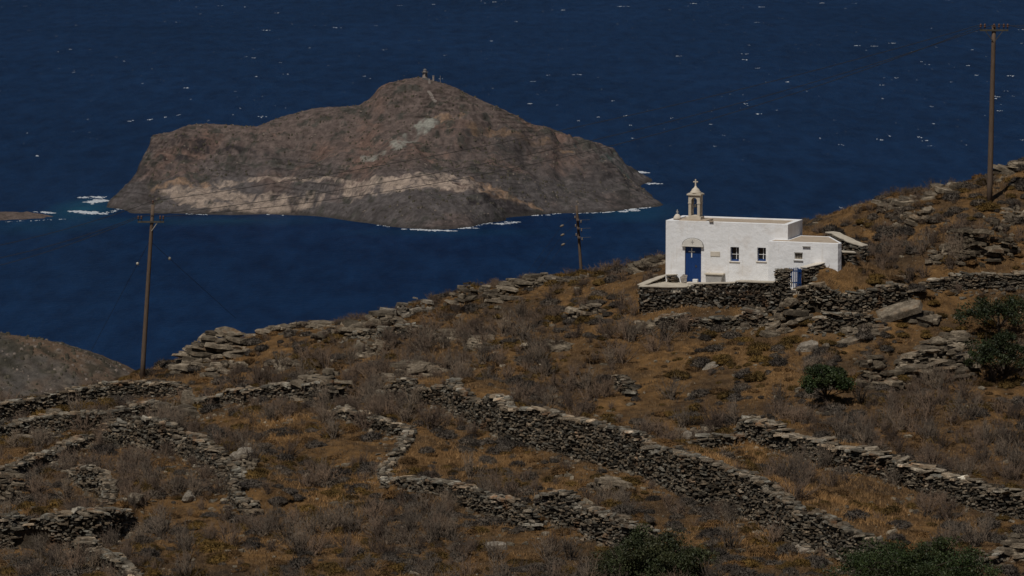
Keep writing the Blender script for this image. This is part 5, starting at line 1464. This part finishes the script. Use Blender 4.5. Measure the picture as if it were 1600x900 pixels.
ORD = 'first second third fourth fifth sixth seventh eighth ninth tenth eleventh twelfth thirteenth fourteenth fifteenth sixteenth seventeenth eighteenth nineteenth twentieth twenty-first twenty-second twenty-third twenty-fourth twenty-fifth twenty-sixth twenty-seventh twenty-eighth twenty-ninth thirtieth'.split()
def relabel(objs, noun):
    """objs: (object, px, py, size word); each gets its own label from its look and its neighbourhood"""
    G_ = {}
    for o, px, py, wd in objs:
        k = wd + ' ' + noun + ' ' + where(px, py)
        if len(k.split()) > 12: k = k.replace('just ', '')
        G_.setdefault(k, []).append((px, o))
    for k, v in G_.items():
        v.sort(key=lambda q: q[0])
        for i, (px, o) in enumerate(v):
            if len(v) == 1: o['label'] = k
            elif i == 0: o['label'] = 'leftmost ' + k
            elif i == len(v) - 1: o['label'] = 'rightmost ' + k
            else: o['label'] = ORD[min(i, 29)] + ' from left, ' + k
def instances(protos, pts, scale_fn, name, label, cat, group, seed, limit=300, far_name=None, noun=''):
    """the nearest become objects, the rest one object of ground cover"""
    r = random.Random(seed)
    pts = sorted(pts, key=lambda p: p[1])
    vals = []
    for p in pts: vals.append((p, r.choice(protos), r.uniform(0, 6.28), scale_fn(r, p)))
    # the largest in view
    vals.sort(key=lambda v: -(v[3][0] * 1.0 / v[0][1]))
    first = set(); done = []
    for (p, pr, rz, sc) in vals[:limit]:
        if pr.name in first:
            o = pr.copy(); COL.objects.link(o)
        else:
            o = pr; first.add(pr.name)
        o.location = (p[0], p[1], p[2]); o.rotation_euler = (0, 0, rz); o.scale = sc
        o.name = name; tag(o, label, cat, group)
        q = max(sc); done.append((o, p[3], p[4], 'tall' if q > 1.15 else 'low'  if q < .95 else 'mid-height') if cat == 'shrub' else (o, p[3], p[4], 'wide' if q > 1.2 else 'small' if q < .95 else 'medium'))
    relabel(done, noun)
    rest = vals[limit:]
    V = []; F = []; base = 0; cache = {}
    for (p, pr, rz, sc) in rest:
        key = pr.data.name
        if key not in cache:
            v = np.empty(len(pr.data.vertices) * 3); pr.data.vertices.foreach_get('co', v)
            f = np.empty(len(pr.data.polygons) * 3, dtype=np.int32); pr.data.polygons.foreach_get('vertices', f)
            cache[key] = (v.reshape(-1, 3), f.reshape(-1, 3))
        v, f = cache[key]; c, s = math.cos(rz), math.sin(rz)
        v = v * np.array(sc); v = np.stack([v[:, 0] * c - v[:, 1] * s + p[0], v[:, 0] * s + v[:, 1] * c + p[1], v[:, 2] + p[2]], 1)
        V.append(v); F.append(f + base); base += len(v)
    if V:
        o = mesh_from(far_name, np.concatenate(V), np.concatenate(F), protos[0].data.materials[0]); tag(o, kind='stuff')
protos = [twig_mesh('dry_shrub', 24, 12, 1.0, .6, M_TWIG if k % 3 else M_TWIG2, 100 + k, 1.35) for k in range(9)]
instances(protos, scatter(1500, .10, .62, -.25, 11, .55), lambda r, p: (lambda s: (s * 1.15, s * 1.15, s * r.uniform(.7, 1.0) * (.62 if p[1] > 219 else 1)))((.4 + 1.15 * r.random() ** 1.6) * (.75 if p[1] > 219 else 1)),
          'dry_shrub', 'leafless grey-brown twiggy shrub standing in the dry scrub of the hillside', 'shrub', 'leafless twiggy shrubs on the hillside', 1, 300, 'far_dry_scrub', noun='leafless shrub')
protos = [cushion_mesh('grey_cushion_plant', M_CUSH_GREY, 200 + k) for k in range(4)]
instances(protos, scatter(1900, .5, -.1, -.38, 12, .35), lambda r, p: (lambda s: (s * r.uniform(1, 1.5), s, s * r.uniform(.7, 1.1)))(.25 + .8 * r.random() ** 2),
          'cushion_plant', 'low grey dome-shaped thorny cushion plant on the dry slope', 'plant', 'grey cushion plants on the hillside', 2, 100, 'grey_ground_cover', noun='grey cushion plant')
protos = [cushion_mesh('olive_cushion_plant', M_CUSH_OLIVE, 300 + k) for k in range(4)]
instances(protos, scatter(1500, .42, -.1, -.2, 13, .35), lambda r, p: (lambda s: (s * r.uniform(1, 1.6), s, s * r.uniform(.6, 1.0)))(.25 + .8 * r.random() ** 2),
          'cushion_plant', 'low olive-yellow rounded cushion plant on the dry slope', 'plant', 'olive-yellow cushion plants on the hillside', 3, 100, 'olive_ground_cover', noun='olive-yellow cushion plant')
protos = [cushion_mesh('rusty_cushion_plant', M_CUSH_RUST, 400 + k) for k in range(3)]
instances(protos, scatter(1300, .4, 0, .1, 14, .35), lambda r, p: (lambda s: (s * r.uniform(1, 1.7), s, s * r.uniform(.5, .9)))(.2 + .65 * r.random() ** 2),
          'cushion_plant', 'low rusty brown dried-up cushion plant on the slope', 'plant', 'rusty brown cushion plants on the hillside', 4, 100, 'rusty_ground_cover', noun='rusty brown cushion plant')

# dry grass
def grass(n, seed):
    r = np.random.default_rng(seed)
    y = 160 + 74 * r.random(n); x = r.uniform(-.142, .142, n) * y
    z = gz(x, y); px, py = proj(x, y, z)
    d = .45 + .5 * field(ORANGE, px, py) - .12 * field(DENSE, px, py) + .55 * fbm(x / 4, y / 4, 4, 71)
    ok = (r.random(n) < d) & (py < 920) & ~in_poly(x, y, court_poly)
    ok &= GW[np.clip(((y - GY[0]) / .2).round().astype(int), 0, len(GY) - 1), np.clip(((x - GX[0]) / .2).round().astype(int), 0, len(GX) - 1)] > 0.02
    x, y, z = x[ok], y[ok], z[ok]; m = len(x); nb = 6
    shade = np.clip(.38 + .75 * fbm(x / 3, y / 3, 4, 72) + .45 * field(ORANGE, px[ok], py[ok]), 0, 1)[:, None]
    cA = np.array([.38, .215, .085]); cB = np.array([.115, .083, .052]); cc = cA * shade + cB * (1 - shade)
    cc = cc * r.uniform(.5, 1.4, (m, 1))
    V = np.zeros((m, nb, 3, 3)); h_ = r.uniform(.07, .24, (m, 1)) * (0.7 + .6 * shade)
    for k in range(nb):
        bx = x + r.normal(0, .06, m); by = y + r.normal(0, .06, m); az = r.uniform(0, 6.283, m); wd = r.uniform(.006, .016, m)
        hx = r.normal(0, .5, m) * h_[:, 0]; hy = r.normal(0, .5, m) * h_[:, 0]
        V[:, k, 0] = np.stack([bx - np.cos(az) * wd, by - np.sin(az) * wd, z - .02], 1)
        V[:, k, 1] = np.stack([bx + np.cos(az) * wd, by + np.sin(az) * wd, z - .02], 1)
        V[:, k, 2] = np.stack([bx + hx, by + hy, z + h_[:, 0] * r.uniform(.7, 1.2, m)], 1)
    V = V.reshape(-1, 3); F = np.arange(len(V)).reshape(-1, 3); C = np.repeat(cc, nb * 3, axis=0)
    o = mesh_from('dry_grass', V, F, M_STRAW, col=C); tag(o, kind='stuff')
grass(150000, 9)

# trees and green bushes
def tree(px, py, wpx, hpx, label, mat, name='small_tree', cat='tree', trunk_h=.35, n=5200, leaf=.075, seed=1, clumps=26, flat=.75, low=False, group=None, lean=0):
    p = hit(px, py); sc = p[1] / FPX; W = wpx * sc * (1 if low else 1.22); H = hpx * sc * (1 if low else 1.08); r = np.random.default_rng(seed)
    g = empty(name, tuple(p)); tag(g, label, cat, group)
    m_ = MB(); cz_ = H * (trunk_h + (1 - trunk_h) * .45)
    lim = []
    if not low:
        m_.tube([(0,0,-.2), (.05+lean*.3,0,H*trunk_h*.5), (lean*.7,0.02,H*trunk_h), (lean,0,H*.7)], [.11*H/2.5, .09*H/2.5, .075*H/2.5, .02], 8)
        org = np.array([lean*.6, 0, H * trunk_h * .8])
    else: org = np.array([0, 0, .05])
    for k in range(9 if not low else 14):
        az = r.uniform(0, 6.283); e_ = np.array([math.cos(az) * W * .36, math.sin(az) * W * .3, cz_ + r.uniform(-.1, .35) * H * (1 - trunk_h)])
        mid = (org + e_) / 2 + r.normal(0, .06 * W, 3); m_.tube([tuple(org), tuple(mid), tuple(e_)], [.03*H/2.5+.008, .018*H/2.5+.005, .006], 6); lim.append(e_)
    m_.build('trunk', M_BARK, g, smooth=True)
    cl = []
    for k in range(clumps):
        d = r.normal(0, 1, 3); d /= np.linalg.norm(d); d[2] = abs(d[2]) * (1.0 if low else 1.1) - (.42 if not low else 0)
        rad = r.uniform(.4, 1.08)
        c = np.array([lean, 0, H * trunk_h + (H * (1 - trunk_h)) * (.38 if not low else .05)]) + d * rad * np.array([W * .42, W * .38 if not low else W * .3, H * (1 - trunk_h) * (.55 if not low else .8)])
        cl.append((c, r.uniform(.07, .2) * W ** .75 * .9))
    V = []; C = []
    per = n // clumps
    for c, rad in cl:
        d = r.normal(0, 1, (per, 3)); d /= np.linalg.norm(d, axis=1)[:, None]; q = c + d * (rad * r.uniform(.35, 1.08, (per, 1))) * np.array([1, 1, flat])
        q = q[q[:, 2] > .02]
        m = len(q); a = r.normal(0, 1, (m, 3)); a /= np.linalg.norm(a, axis=1)[:, None]; b = np.cross(a, r.normal(0, 1, (m, 3))); b /= np.linalg.norm(b, axis=1)[:, None]
        s_ = leaf * r.uniform(.6, 1.3, (m, 1))
        V.append(np.stack([q - a * s_, q + b * s_ * .45, q + a * s_, q - b * s_ * .45], 1).reshape(-1, 3))
        k_ = r.uniform(.7, 1.3) * r.uniform(.75, 1.25, (m, 1)); C.append(np.repeat(np.concatenate([k_ * r.uniform(.95, 1.2), k_, k_ * .9], 1), 4, axis=0))
    V = np.concatenate(V); C = np.concatenate(C)
    mesh_from('crown', V, np.arange(len(V)).reshape(-1, 4), mat, g, col=C)
    return g
tree(1290, 634, 84, 70, 'small round green tree with a bent trunk standing alone on the slope', M_LEAF, seed=4, n=17000, trunk_h=.2, clumps=52, leaf=.06)
tree(1568, 594, 120, 88, 'dark green bushy tree near the right edge', M_LEAF3, seed=5, n=12000, trunk_h=.1, clumps=50, leaf=.065)
tree(1560, 528, 125, 74, 'dark tree partly bare, above the bushy tree at the right edge', M_LEAF3, seed=6, n=5200, trunk_h=.2, clumps=44)
tree(1022, 908, 232, 88, 'big round dense green bush at the bottom edge', M_LEAF2, name='green_bush', cat='bush', seed=7, n=34000, trunk_h=.02, clumps=110, low=True, leaf=.06)
tree(1425, 908, 300, 68, 'wide creeping green bush under the lower end of the longest wall', M_LEAF, name='creeping_bush', cat='bush', seed=8, n=30000, trunk_h=.02, clumps=130, low=True, leaf=.055, flat=.6)
tree(1345, 632, 50, 60, 'leafless grey thicket leaning against the lone tree', M_TWIG, name='bare_bush', cat='bush', seed=9, n=500, trunk_h=.05, clumps=20, low=True, leaf=.03)
